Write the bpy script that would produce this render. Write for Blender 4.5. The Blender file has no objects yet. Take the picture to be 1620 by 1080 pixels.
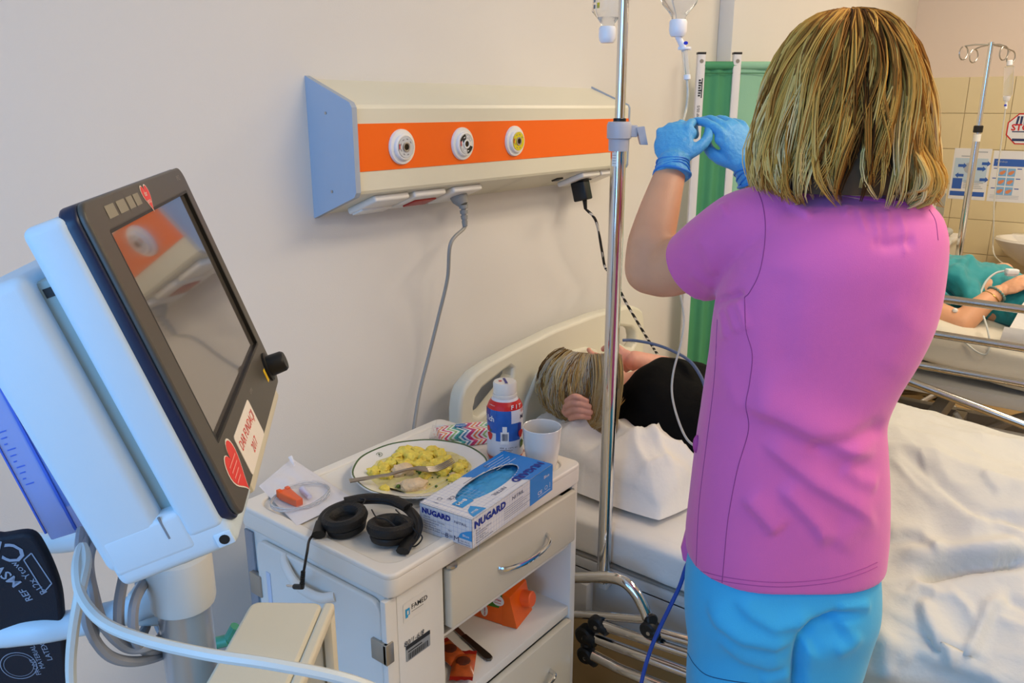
import bpy, bmesh, math, random
import numpy as np
from mathutils import Vector, Matrix, noise
random.seed(7)
rng = np.random.default_rng(7)
SC = bpy.context.scene
COL = SC.collection
V = Vector
PI = math.pi

# ------------------------------------------------------------------ camera
CAM_H = 1.54
HEADING = math.radians(38.0)          # camera heading, measured from +X (the direction of the long left wall)
PITCH = math.atan(370/1281)
cd = bpy.data.cameras.new('camera')
cd.sensor_width = 36.0
cd.lens = 1281/1620*36.0
cd.clip_start = 0.02
cam = bpy.data.objects.new('camera', cd)
cam.location = (0, 0, CAM_H)
cam.rotation_euler = (PI/2 - PITCH, 0, HEADING - PI/2)
COL.objects.link(cam)
SC.camera = cam

# ------------------------------------------------------------------ light
SC.view_settings.view_transform = 'Standard'
SC.view_settings.look = 'None'
SC.view_settings.exposure = 0.0
SC.view_settings.gamma = 1.0
SC.view_settings.use_curve_mapping = False
W = bpy.data.worlds.new('daylight')
SC.world = W
W.use_nodes = True
W.node_tree.nodes['Background'].inputs[0].default_value = (0.62, 0.78, 1.0, 1)
W.node_tree.nodes['Background'].inputs[1].default_value = 0.5

def area(name, loc, target, sx, sy, power, color, spread=PI):
    l = bpy.data.lights.new(name, 'AREA')
    l.shape = 'RECTANGLE'; l.size = sx; l.size_y = sy
    l.energy = power; l.color = color; l.spread = spread
    o = bpy.data.objects.new(name, l)
    o.location = loc
    d = V(target) - V(loc)
    o.rotation_euler = d.to_track_quat('-Z', 'Y').to_euler()
    COL.objects.link(o)
    return o

WARM = (1.0, 0.83, 0.62)
COOL = (0.15, 0.47, 1.0)
# daylight through the window behind the camera, on the left
area('window_daylight', (-1.72, 0.35, 1.62), (0.5, 0.75, 1.2), 1.7, 1.5, 54, COOL)
# ceiling lamps of the room
LAMPS = [(1.9, -0.55), (4.0, -0.2), (0.8, -1.5), (4.0, -2.2)]  # third one is added behind the camera as fill for the nurse's back
LAMP_POWER = [29, 26, 21, 15]
for (lx, ly), lp in zip(LAMPS, LAMP_POWER):
    area('ceiling_lamp_light', (lx, ly, 2.86), (lx, ly, 0), 1.15, 0.55, lp, WARM)

# ------------------------------------------------------------------ helpers
def lin(c):
    if isinstance(c, str):
        c = c.lstrip('#'); c = tuple(int(c[i:i+2], 16)/255 for i in (0, 2, 4))
    return tuple((x/12.92 if x <= 0.04045 else ((x+0.055)/1.055)**2.4) for x in c[:3])

MATS = {}
def mat(name, color, rough=0.5, metal=0.0, bump=0.0, bscale=200.0, var=0.0, vscale=8.0, spec=0.5, trans=0.0, ior=1.45,
        sss=0.0, sheen=0.0, coat=0.0, aniso_scale=None, alpha=1.0, emit=0.0, detail=3.0):
    if name in MATS: return MATS[name]
    m = bpy.data.materials.new(name); m.use_nodes = True
    nt = m.node_tree; b = nt.nodes['Principled BSDF']
    c = lin(color)
    b.inputs['Base Color'].default_value = (*c, 1)
    b.inputs['Roughness'].default_value = rough
    b.inputs['Metallic'].default_value = metal
    b.inputs['Specular IOR Level'].default_value = spec
    b.inputs['IOR'].default_value = ior
    b.inputs['Transmission Weight'].default_value = trans
    b.inputs['Alpha'].default_value = alpha
    if sss:
        b.inputs['Subsurface Weight'].default_value = sss
        b.inputs['Subsurface Radius'].default_value = (0.012, 0.005, 0.003)
        b.inputs['Subsurface Scale'].default_value = 1.0
    if sheen:
        b.inputs['Sheen Weight'].default_value = sheen
        b.inputs['Sheen Roughness'].default_value = 0.5
    if coat:
        b.inputs['Coat Weight'].default_value = coat
        b.inputs['Coat Roughness'].default_value = 0.08
    if emit:
        b.inputs['Emission Color'].default_value = (*c, 1)
        b.inputs['Emission Strength'].default_value = emit
    if bump or var:
        tc = nt.nodes.new('ShaderNodeTexCoord')
        src = tc.outputs['Object']
        if aniso_scale:
            mp = nt.nodes.new('ShaderNodeMapping'); mp.inputs['Scale'].default_value = aniso_scale
            nt.links.new(src, mp.inputs['Vector']); src = mp.outputs['Vector']
    if bump:
        n = nt.nodes.new('ShaderNodeTexNoise'); n.inputs['Scale'].default_value = bscale
        n.inputs['Detail'].default_value = detail
        nt.links.new(src, n.inputs['Vector'])
        bp = nt.nodes.new('ShaderNodeBump'); bp.inputs['Strength'].default_value = bump
        bp.inputs['Distance'].default_value = 0.01
        nt.links.new(n.outputs['Fac'], bp.inputs['Height'])
        nt.links.new(bp.outputs['Normal'], b.inputs['Normal'])
    if var:
        n2 = nt.nodes.new('ShaderNodeTexNoise'); n2.inputs['Scale'].default_value = vscale
        n2.inputs['Detail'].default_value = 5
        nt.links.new(src, n2.inputs['Vector'])
        r = nt.nodes.new('ShaderNodeValToRGB')
        r.color_ramp.elements[0].color = (*[x*(1-var) for x in c], 1)
        r.color_ramp.elements[1].color = (*[min(1, x*(1+var)) for x in c], 1)
        r.color_ramp.elements[0].position = 0.3; r.color_ramp.elements[1].position = 0.7
        nt.links.new(n2.outputs['Fac'], r.inputs['Fac'])
        nt.links.new(r.outputs['Color'], b.inputs['Base Color'])
    MATS[name] = m
    return m

I4 = Matrix.Identity(4)
def frame(o, x, y):
    """matrix with origin o, local x and y along the given directions, z their normal"""
    x = V(x).normalized(); z = x.cross(V(y)).normalized(); y = z.cross(x)
    m = Matrix((x, y, z)).transposed().to_4x4(); m.translation = V(o)
    return m
def rotz(o, deg):
    return Matrix.Translation(V(o)) @ Matrix.Rotation(math.radians(deg), 4, 'Z')

class MB:
    """collects shapes; build() links them as ONE mesh object"""
    def __init__(s, M=None):
        s.v = []; s.f = []; s.M = M or I4
    def add(s, vs, fs, M=None):
        M = s.M @ (M or I4)
        k = len(s.v)
        s.v.extend([tuple(M @ V(p)) for p in vs])
        s.f.extend([tuple(i+k for i in f) for f in fs])
        return s
    def bm(s, b, M=None):
        b.verts.index_update()
        s.add([v.co[:] for v in b.verts], [[v.index for v in f.verts] for f in b.faces], M); b.free(); return s
    def box(s, lo, hi, bev=0.0, seg=2, M=None):
        b = bmesh.new(); bmesh.ops.create_cube(b, size=1)
        lo = V(lo); hi = V(hi)
        for v in b.verts:
            v.co = V([lo[i] + (v.co[i]+.5)*(hi[i]-lo[i]) for i in range(3)])
        if bev: bmesh.ops.bevel(b, geom=b.edges[:], offset=bev, segments=seg, affect='EDGES', profile=.5)
        return s.bm(b, M)
    def lathe(s, prof, c=(0,0,0), seg=28, M=None, a0=0, a1=2*PI):
        """prof: (radius, height) pairs, turned about z through c"""
        vs, fs = [], []
        full = abs(a1-a0-2*PI) < 1e-6
        n = seg if full else seg+1
        for r, h in prof:
            for i in range(n):
                a = a0 + (a1-a0)*i/seg
                vs.append((c[0]+r*math.cos(a), c[1]+r*math.sin(a), c[2]+h))
        for j in range(len(prof)-1):
            for i in range(seg):
                i2 = (i+1) % n
                fs.append((j*n+i, j*n+i2, (j+1)*n+i2, (j+1)*n+i))
        if full:
            if prof[0][0] > 1e-6: fs.append(tuple(range(n-1, -1, -1)))
            if prof[-1][0] > 1e-6: fs.append(tuple((len(prof)-1)*n+i for i in range(n)))
        return s.add(vs, fs, M)
    def cyl(s, p0, p1, r0, r1=None, seg=20, bev=0.0):
        p0, p1 = V(p0), V(p1); r1 = r0 if r1 is None else r1
        d = p1-p0; L = d.length
        q = d.to_track_quat('Z', 'Y').to_matrix().to_4x4(); q.translation = p0
        if bev: pr = [(max(1e-4, r0-bev), 0), (r0, bev), (r1, L-bev), (max(1e-4, r1-bev), L)]
        else: pr = [(r0, 0), (r1, L)]
        return s.lathe(pr, seg=seg, M=q)
    def tube(s, pts, r, seg=8, caps=True, flat=None):
        pts = [V(p) for p in pts]; n = len(pts)
        rs = r if hasattr(r, '__len__') else [r]*n
        vs, fs = [], []
        t0 = (pts[1]-pts[0]).normalized()
        up = V((0,0,1)) if abs(t0.z) < .9 else V((1,0,0))
        nx = t0.cross(up).normalized()
        for i in range(n):
            t = (pts[min(i+1, n-1)]-pts[max(i-1, 0)]).normalized()
            nx = (nx - t*nx.dot(t)).normalized(); ny = t.cross(nx)
            for k in range(seg):
                a = 2*PI*k/seg
                vs.append(pts[i] + nx*(math.cos(a)*rs[i]) + ny*(math.sin(a)*rs[i]*(flat or 1)))
        for i in range(n-1):
            for k in range(seg):
                k2 = (k+1) % seg
                fs.append((i*seg+k, i*seg+k2, (i+1)*seg+k2, (i+1)*seg+k))
        if caps:
            fs.append(tuple(range(seg-1, -1, -1))); fs.append(tuple((n-1)*seg+k for k in range(seg)))
        return s.add(vs, fs)
    def ell(s, c, r, M=None, sub=3):
        b = bmesh.new(); bmesh.ops.create_icosphere(b, subdivisions=sub, radius=1)
        for v in b.verts: v.co = V((v.co.x*r[0], v.co.y*r[1], v.co.z*r[2]))
        return s.bm(b, Matrix.Translation(V(c)) @ (M or I4))
    def poly(s, pts, z=0.0, M=None):
        return s.add([(p[0], p[1], z) for p in pts], [tuple(range(len(pts)))], M)
    def rect(s, x0, y0, x1, y1, z=0.0, M=None):
        return s.poly([(x0,y0),(x1,y0),(x1,y1),(x0,y1)], z, M)
    def disc(s, c, r, z=0.0, seg=20, ry=None, M=None):
        return s.poly([(c[0]+r*math.cos(2*PI*i/seg), c[1]+(ry or r)*math.sin(2*PI*i/seg)) for i in range(seg)], z, M)
    def ring(s, c, r0, r1, z=0.0, seg=24, a0=0, a1=2*PI, M=None):
        vs, fs = [], []
        for i in range(seg+1):
            a = a0+(a1-a0)*i/seg
            for r in (r0, r1): vs.append((c[0]+r*math.cos(a), c[1]+r*math.sin(a), z))
        for i in range(seg): fs.append((2*i, 2*i+1, 2*i+3, 2*i+2))
        return s.add(vs, fs, M)
    def plate(s, outer, holes=(), z0=0.0, z1=0.01, bev=0.0, M=None):
        """flat slab with holes, outline in local x,y"""
        cu = bpy.data.curves.new('t', 'CURVE'); cu.dimensions = '2D'; cu.fill_mode = 'BOTH'
        cu.extrude = max(1e-5, (z1-z0)/2 - bev); cu.bevel_depth = bev; cu.bevel_resolution = 2; cu.offset = -bev
        for pl in [outer]+list(holes):
            sp = cu.splines.new('POLY'); sp.points.add(len(pl)-1)
            for p, q in zip(sp.points, pl): p.co = (q[0], q[1], 0, 1)
            sp.use_cyclic_u = True
        return s._curve(cu, (M or I4) @ Matrix.Translation((0, 0, (z0+z1)/2)))
    def _curve(s, cu, M):
        o = bpy.data.objects.new('t', cu); COL.objects.link(o)
        bpy.context.view_layer.update()
        me = bpy.data.meshes.new_from_object(o.evaluated_get(bpy.context.evaluated_depsgraph_get()))
        s.add([v.co[:] for v in me.vertices], [tuple(p.vertices) for p in me.polygons], M)
        bpy.data.objects.remove(o); bpy.data.curves.remove(cu); bpy.data.meshes.remove(me)
        return s
    def text(s, t, x, y, size, z=0.0004, M=None, align='LEFT', wide=1.0, shear=0.0, bold=0.0, rot=0.0, sp=1.0):
        cu = bpy.data.curves.new('t', 'FONT'); cu.body = t; cu.size = size; cu.align_x = align
        cu.shear = shear; cu.offset = bold*size; cu.resolution_u = 2; cu.space_character = sp
        return s._curve(cu, (M or I4) @ Matrix.Translation((x, y, z)) @ Matrix.Rotation(math.radians(rot), 4, 'Z') @ Matrix.Diagonal((wide, 1, 1, 1)))
    def build(s, name, m, parent=None, smooth=True, angle=35):
        me = bpy.data.meshes.new(name)
        off = root_loc(parent)
        me.from_pydata([(p[0]-off[0], p[1]-off[1], p[2]-off[2]) for p in s.v], [], s.f)
        return finish(me, name, m, parent, smooth, angle)

def root_loc(p):
    o = V((0, 0, 0))
    while p is not None:
        o = o + p.location; p = p.parent
    return o

def finish(me, name, m, parent=None, smooth=True, angle=35):
    me.validate()
    bm_ = bmesh.new(); bm_.from_mesh(me); bmesh.ops.recalc_face_normals(bm_, faces=bm_.faces[:]); bm_.to_mesh(me); bm_.free()
    if m: me.materials.append(m)
    if smooth:
        me.polygons.foreach_set('use_smooth', [True]*len(me.polygons))
        me.set_sharp_from_angle(angle=math.radians(angle))
    o = bpy.data.objects.new(name, me); COL.objects.link(o)
    if parent is not None: o.parent = parent
    return o

def tag(o, label, cat, group=None, kind=None):
    if label: o['label'] = label
    if cat: o['category'] = cat
    if group: o['group'] = group
    if kind: o['kind'] = kind
    return o
def thing(name, loc, label, cat, group=None):
    o = bpy.data.objects.new(name, None); o.empty_display_size = .02
    o.location = loc; COL.objects.link(o)
    return tag(o, label, cat, group)
def struct(o, label=None):
    o['kind'] = 'structure'
    if label: o['label'] = label
    return o

def spline(pts, n=8):
    """Catmull-Rom through pts"""
    P = [V(p) for p in pts]; P = [P[0]*2-P[1]] + P + [P[-1]*2-P[-2]]
    out = []
    for i in range(1, len(P)-2):
        for k in range(n):
            t = k/n; a, b, c, d = P[i-1], P[i], P[i+1], P[i+2]
            out.append(0.5*((2*b)+(c-a)*t+(2*a-5*b+4*c-d)*t*t+(3*b-a-3*c+d)*t*t*t))
    out.append(P[-2]); return out
def interp(keys, t):
    """keys: list of tuples whose first entry is the parameter"""
    ks = np.array(keys, float)
    return [float(np.interp(t, ks[:, 0], ks[:, i])) for i in range(1, ks.shape[1])]
def rrect(x0, y0, x1, y1, r, n=6):
    out = []
    for cx, cy, a in ((x1-r, y1-r, 0), (x0+r, y1-r, 90), (x0+r, y0+r, 180), (x1-r, y0+r, 270)):
        for i in range(n+1):
            t = math.radians(a+90*i/n); out.append((cx+r*math.cos(t), cy+r*math.sin(t)))
    return out

def fuse(mb, voxel, smooth=6, fac=0.5):
    """union of overlapping closed shapes as ONE continuous skin -> (verts, faces)"""
    me = bpy.data.meshes.new('t'); me.from_pydata(mb.v, [], mb.f); me.validate()
    b = bmesh.new(); b.from_mesh(me); bmesh.ops.recalc_face_normals(b, faces=b.faces[:]); b.to_mesh(me); b.free()
    o = bpy.data.objects.new('t', me); COL.objects.link(o)
    r = o.modifiers.new('r', 'REMESH'); r.mode = 'VOXEL'; r.voxel_size = voxel
    if smooth:
        sm = o.modifiers.new('s', 'SMOOTH'); sm.factor = fac; sm.iterations = smooth
    bpy.context.view_layer.update()
    e = bpy.data.meshes.new_from_object(o.evaluated_get(bpy.context.evaluated_depsgraph_get()))
    n = len(e.vertices); co = np.empty(n*3); e.vertices.foreach_get('co', co)
    no = np.empty(n*3); e.vertices.foreach_get('normal', no)
    fs = [tuple(p.vertices) for p in e.polygons]
    bpy.data.objects.remove(o); bpy.data.meshes.remove(me); bpy.data.meshes.remove(e)
    return co.reshape(-1, 3), no.reshape(-1, 3), fs
def build_np(co, fs, name, m, parent=None, angle=180):
    off = np.array(root_loc(parent))
    me = bpy.data.meshes.new(name); me.from_pydata((co-off).tolist(), [], fs)
    return finish(me, name, m, parent, True, angle)

# surveying helpers: a direction seen in the photograph -> a point in the room at a known plane or distance
HD = V((math.cos(HEADING), math.sin(HEADING), 0)); RT = V((math.sin(HEADING), -math.cos(HEADING), 0)); UP = V((0, 0, 1))
EYE = V((0, 0, CAM_H))
def ray(x, y):
    u, v = x-810, y-540
    return HD*(1281*math.cos(PITCH)-v*math.sin(PITCH)) + RT*u - UP*(1281*math.sin(PITCH)+v*math.cos(PITCH))
def atX(x, y, k): r = ray(x, y); return EYE + r*(k/r.x)
def atY(x, y, k): r = ray(x, y); return EYE + r*(k/r.y)
def atZ(x, y, k): r = ray(x, y); return EYE + r*((k-CAM_H)/r.z)
def atF(x, y, k): r = ray(x, y); return EYE + r*(k/r.dot(HD))
def project(co):
    p = co - np.array(EYE); F = p @ np.array(HD); R = p @ np.array(RT); D = -p[:, 2]
    c, s = math.cos(PITCH), math.sin(PITCH); z = F*c+D*s
    return 810+1281*R/z, 540+1281*(D*c-F*s)/z

def seg_dist(px_, py_, pl):
    """distance to a polyline, side of it, and how far along it (0..1)"""
    best = np.full(px_.shape, 1e9); side = np.zeros(px_.shape); along = np.zeros(px_.shape)
    lens = [math.hypot(b[0]-a[0], b[1]-a[1]) for a, b in zip(pl[:-1], pl[1:])]; tot = sum(lens); run = 0
    for ((x0_, y0_), (x1_, y1_)), ln in zip(zip(pl[:-1], pl[1:]), lens):
        dx, dy = x1_-x0_, y1_-y0_; L2 = dx*dx+dy*dy
        t = np.clip(((px_-x0_)*dx+(py_-y0_)*dy)/L2, 0, 1)
        ex, ey = px_-(x0_+t*dx), py_-(y0_+t*dy); d = np.hypot(ex, ey)
        s = np.sign(dx*ey-dy*ex); m = d < best
        best = np.where(m, d, best); side = np.where(m, s, side); along = np.where(m, (run+t*ln)/tot, along)
        run += ln
    return best, side, along
def mkfold(co, no, folds):
    """raise/lower cloth along fold lines; only where the surface faces the room's viewer side"""
    co = np.array(co); x, y = project(co)
    view = np.array(EYE)-co; view /= np.linalg.norm(view, axis=1)[:, None]
    fac = np.clip((np.sum(view*no, axis=1)-.05)*3, 0, 1)
    dsp = np.zeros(len(co))
    for pl, amp, w_, kind in folds:
        d, s, al = seg_dist(x, y, pl)
        q = np.clip(np.minimum(al, 1-al)/.20, 0, 1); q = q*q*(3-2*q)
        if kind == 'ridge': dsp += amp*q*np.exp(-(d/w_)**2)
        elif kind == 'drape':      # steep on one side, soft on the other
            ww = np.where(s > 0, w_*.55, w_*1.7); dsp += amp*q*np.exp(-(d/ww)**2)
    return co + no*(dsp*fac)[:, None]
def clothnoise(co, no, amp, sc_, seed, stretch=(1, 1, 1)):
    d = np.array([noise.noise(V((p[0]*sc_*stretch[0]+seed, p[1]*sc_*stretch[1], p[2]*sc_*stretch[2]))) for p in co])
    return co+no*(d*amp)[:, None]

# ------------------------------------------------------------------ common materials
M_white = mat('white_plastic', '#e6e4de', .35)
M_black = mat('black_plastic', '#131313', .45)
M_chrome = mat('chrome', '#d9d9d9', .10, 1.0)
M_steel = mat('brushed_steel', '#b8b6b2', .28, 1.0)
M_ink = mat('dark_print', '#22242a', .6)
M_greyink = mat('grey_print', '#7d7f83', .6)
M_whiteink = mat('white_print', '#eeeeee', .5)
M_navyink = mat('navy_print', '#1d2f8f', .5)
M_redink = mat('red_print', '#c8201c', .5)
# ================================================================== ROOM
D = 1.30                     # left wall plane Y
XB = 5.40                    # far wall plane X
ZC = 2.90
M_wall = mat('cream_wall_paint', '#dcd8d2', .75, bump=.05, bscale=350, var=.015, vscale=2)
M_farpaint = mat('far_wall_paint', '#e0cfbf', .7, bump=.04, bscale=300)
M_tile = mat('beige_glazed_tile', '#dbcba2', .22, var=.04, vscale=3)
M_grout = mat('tile_grout', '#c9bb98', .8)
M_floor = mat('beige_linoleum', '#b99b6c', .4, var=.08, vscale=5, bump=.02, bscale=120)
M_ceil = mat('white_ceiling_paint', '#eeebe4', .85, bump=.03, bscale=250)

struct(MB().box((-1.95, -3.65, -.10), (XB+.15, D+.15, 0)).build('floor', M_floor, smooth=False))
struct(MB().box((-1.95, -3.65, ZC), (XB+.15, D+.15, ZC+.1)).build('ceiling', M_ceil, smooth=False))
wl = struct(MB().box((-1.95, D, 0), (XB+.15, D+.15, ZC)).build('wall_left', M_wall, smooth=False))
MB().box((2.84, D-.055, 0), (XB, D, ZC), .004).build('pilaster', M_wall, wl)
struct(MB().box((-1.95, -3.65, 0), (XB+.15, -3.5, ZC)).build('wall_right', M_wall, smooth=False))
wb = struct(MB().box((XB, -3.5, 0), (XB+.15, D, ZC)).build('wall_back', M_farpaint, smooth=False))
# wall behind the camera with its window opening
wf = MB()
wf.box((-1.95, -3.5, 0), (-1.8, -0.9, ZC)); wf.box((-1.95, 1.1, 0), (-1.8, D, ZC))
wf.box((-1.95, -0.9, 0), (-1.8, 1.1, .85)); wf.box((-1.95, -0.9, 2.4), (-1.8, 1.1, ZC))
struct(wf.build('wall_front', M_wall, smooth=False))
wn = MB()
for a, b in (((-.9, .85), (1.1, .91)), ((-.9, 2.34), (1.1, 2.4)), ((-.9, .85), (-.84, 2.4)), ((1.04, .85), (1.1, 2.4)), ((.07, .85), (.13, 2.4))):
    wn.box((-1.90, a[0], a[1]), (-1.84, b[0], b[1]), .004)
struct(wn.build('window_1', M_white))
struct(MB().box((-1.79, D-.012, 0), (2.84, D, .08), .003).build('baseboard_left', M_white))

# tiles of the far wall: one object each
tw, th_, tz = .228, .1985, 1.705
tb = MB().box((XB-.004, -1.6, 0), (XB+.001, 1.15, tz)).build('tile_bed', M_grout, wb, smooth=False)
tile_me = None
for r in range(9):
    for c in range(12):
        y1 = 1.15 - c*tw; z1 = tz - r*th_
        if z1 - th_ < -.09: continue
        if tile_me is None:
            o = MB().box((-.010, -tw+.003, -th_+.003), (-.003, -.0, -.0), .0012, 1).build('tile', M_tile, wb, smooth=False); tile_me = o.data
        else:
            o = bpy.data.objects.new('tile', tile_me); COL.objects.link(o); o.parent = wb
        o.location = (XB + random.uniform(-.0006, .0006), y1, z1)

# ceiling lamps (outside the frame, they light the room)
M_lampglow = mat('lamp_diffuser', '#fff1d8', .5, emit=3.0)
for (lx, ly) in LAMPS:
    t = thing('ceiling_lamp', (lx, ly, 2.88), 'white ceiling lamp with a glowing diffuser, above the ' + {(1.9, -.55): 'near bed', (4.0, -.2): 'second bed', (0.8, -1.5): 'floor by the window, added as fill', (4.0, -2.2): 'floor in the far right corner'}[(lx, ly)], 'lamp', 'ceiling lamps of the ward')
    MB().box((lx-.62, ly-.32, 2.872), (lx+.62, ly+.32, 2.8995), .006).build('lamp_housing', M_white, t)
    MB().box((lx-.57, ly-.27, 2.865), (lx+.57, ly+.27, 2.8725), .002).build('diffuser', M_lampglow, t)

# ================================================================== BED HEAD PANEL ON THE WALL
px0, px1 = 1.033, 2.03
M_pan = mat('panel_cream_enamel', '#dcd8c4', .35)
M_panend = mat('panel_end_white', '#a3adbb', .5, bump=.05, bscale=500)
M_orange = mat('orange_strip', '#f96a02', .35)
M_cover = mat('socket_white', '#e9e7e2', .3)
M_redflap = mat('red_socket_flap', '#a8231d', .4)
pn = thing('bed_head_panel', (px0, D, 1.33), 'long cream wall supply panel with an orange band and three gas outlets', 'wall panel')
prof = [(D, 1.592), (D-.121, 1.545), (D-.124, 1.538), (D-.124, 1.388), (D-.121, 1.382), (D, 1.335)]
def prism(mb, prof, x0, x1):
    n = len(prof)
    vs = [(x0, y, z) for y, z in prof] + [(x1, y, z) for y, z in prof]
    fs = [tuple(range(n))[::-1], tuple(range(n, 2*n))] + [(i, (i+1) % n, n+(i+1) % n, n+i) for i in range(n)]
    return mb.add(vs, fs)
prism(MB(), prof, px0+.006, px1).build('housing', M_pan, pn, smooth=False)
prism(MB(), [(D, 1.598), (D-.122, 1.549), (D-.128, 1.540), (D-.128, 1.386), (D-.122, 1.377), (D, 1.329)], px0-.006, px0+.006).build('end_plate', M_panend, pn, smooth=False)
prism(MB(), [(D, 1.597), (D-.122, 1.548), (D-.1265, 1.540), (D-.1265, 1.386), (D-.122, 1.378), (D, 1.33)], px1-.002, px1+.004).build('end_plate', M_panend, pn, smooth=False)
MB().box((px0+.006, D-.1252, 1.424), (px1-.002, D-.123, 1.511)).build('orange_band', M_orange, pn, smooth=False)
sc = MB()
for y, z in ((D-.055, 1.53), (D-.06, 1.385)):
    sc.cyl((px0-.0075, y, z), (px0-.005, y, z), .0028, seg=10)
sc.build('screw', M_steel, pn)
# underside seams
M_seam = mat('panel_seam', '#8e8c84', .6)
sm = MB()
FU = frame((px0, D, 1.335), (1, 0, 0), (0, -.121, .047)) @ Matrix.Diagonal((1, 1, -1, 1))      # the sloping underside: local x along the wall, y out and up, -z away from it
fz = -.0006
for x in (.52, .535, .74): sm.rect(x, .006, x+.0012, .125, fz, FU)
sm.build('seam', M_seam, pn, smooth=False)
# gas outlets
M_gas = [mat('gas_ring_grey', '#c9cbcc', .4), mat('gas_ring_black', '#232323', .4), mat('gas_ring_yellow', '#dccb12', .4)]
M_brass = mat('dark_brass', '#3a3326', .3, .8)
for i, xg in enumerate((1.151, 1.330, 1.511)):
    FG = frame((xg, D-.1253, 1.466), (1, 0, 0), (0, 0, 1))
    g = MB(FG).lathe([(.034, 0), (.034, .003), (.0325, .0055), (.026, .0065)], seg=36).build('gas_outlet', M_cover, pn)
    MB(FG).lathe([(.0255, .005), (.0255, .0105), (.0240, .0125), (.0215, .0132), (.0215, .0125)], seg=32).build('collar', M_cover, g)
    lg = MB(FG)
    if i == 1:
        for a in (100, 280): lg.ring((0, 0), .0095, .0205, .0138, 16, math.radians(a), math.radians(a+62))
        rd = MB(FG).ring((0, 0), .0095, .0205, .01375, 16, math.radians(20), math.radians(95)).ring((0, 0), .0095, .0205, .01375, 16, math.radians(180), math.radians(275))
        rd.build('marking_ring', M_gas[0], g, smooth=False)
    else: lg.ring((0, 0), .0095, .0205, .0138, 32)
    lg.build('marking_ring', M_gas[i], g, smooth=False)
    pt = MB(FG)
    for k in range(7): 
        a = math.radians(35+k*42)
        pt.rect(-.0022, -.0009, .0022, .0009, .0143, Matrix.Rotation(a, 4, 'Z') @ Matrix.Translation((.0150, 0, 0)) @ Matrix.Rotation(PI/2, 4, 'Z'))
    pt.build('print', M_whiteink if i == 1 else M_greyink, g, smooth=False)
    MB(FG).rect(-.0192, -.004, -.0165, .006, .0144).build('red_mark', M_redink, g, smooth=False)
    MB(FG).lathe([(.0095, .013), (.0095, .0155), (.0078, .0160), (.0062, .0155), (.0055, .0090), (.0022, .0090), (.0022, .0135), (.0001, .0138)], seg=24).build('valve', M_steel if i != 1 else M_white, g)
    MB(FG).lathe([(.0062, .0145), (.0060, .0100), (.0025, .0098)], seg=20).build('valve_bore', M_brass, g)
# socket covers on the sloping underside (local frame FU; outwards = -z)
def socket(x0, x1, m, flap=None):
    b = MB(FU); b.box((x0, .022, -.013), (x1, .112, .001), .005, 3)
    s = b.build('socket_cover', m, pn)
    if flap: MB(FU).box((x0+.022, .045, -.0165), (x1-.008, .085, -.0125), .0015).build('flap', flap, s)
    return s
s1 = socket(.060, .156, M_cover)
MB(FU).box((.066, .026, -.017), (.150, .060, -.012), .004).build('lid', M_cover, s1)
s2 = socket(.170, .266, M_cover, M_redflap)
s3 = socket(.290, .386, M_cover)
s4 = socket(.80, .886, M_cover)
s5 = socket(.892, .975, M_cover)
MB(FU).box((.725, .060, -.004), (.755, .080, .001), .002).build('data_port', M_black, pn)
lb = MB(frame((px1-.052, D-.1245, 1.389), (1, 0, 0), (0, 0, 1)))
lb.rect(0, 0, .045, .033, .0004).build('type_label', M_cover, pn, smooth=False)
lt = MB(frame((px1-.052, D-.1245, 1.389), (1, 0, 0), (0, 0, 1)))
for k in range(5): lt.rect(.003, .028-k*.0045, .018+.02*((k*7) % 3)/2, .0295-k*.0045, .0008)
lt.text('CE', .022, .003, .008, .0008); lt.ring((.008, .006), .002, .0027, .0008, 12); lt.rect(.002, .002, .0026, .01, .0008)
lt.build('label_print', M_ink, pn, smooth=False)

# grey plug and its cord, hanging behind the cabinet
def cable(name, pts, r, m, label, cat='cable', n=10, parent=None, seg=8):
    o = MB().tube(spline(pts, n), r, seg).build(name, m, parent)
    if parent is None: tag(o, label, cat)
    return o
M_greycord = mat('grey_cord', '#9a9892', .5)
M_greyplug = mat('grey_plug', '#8f8e8a', .5)
pc = thing('power_cord', (1.37, 1.22, 1.33), 'grey power cord plugged under the panel, running down the wall behind the cabinet', 'cord')
pA = FU @ V((.345, .070, -.010)); dn = (FU.to_3x3() @ V((0.02, .25, -1))).normalized()
pl = MB(); pl.cyl(pA, pA+dn*.012, .020, .019, 20); pl.cyl(pA+dn*.012, pA+dn*.026, .019, .011); pl.build('plug', M_greyplug, pc)
pB = pA + dn*.026
sr = MB()
for k in range(4):
    q = pB + V((0, -.001*k, -.012*k)); sr.cyl(q, q+V((0, -.0008, -.008)), .0105-.0012*k, .0098-.0012*k, 14)
    sr.cyl(q+V((0, -.0008, -.008)), q+V((0, -.001, -.012)), .006, .006, 10)
sr.build('strain_relief', M_greyplug, pc)
cpts = [pB+V((0, -.002, -.025)), pB+V((0, -.003, -.050)), atY(713, 385, 1.205), atY(708, 440, 1.23), atY(694, 500, 1.255), atY(679, 560, 1.27), atY(664, 620, 1.27), atY(655, 676, 1.255), atY(650, 720, 1.24)]
cable('cord', cpts, .0042, M_greycord, None, parent=pc)

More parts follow.
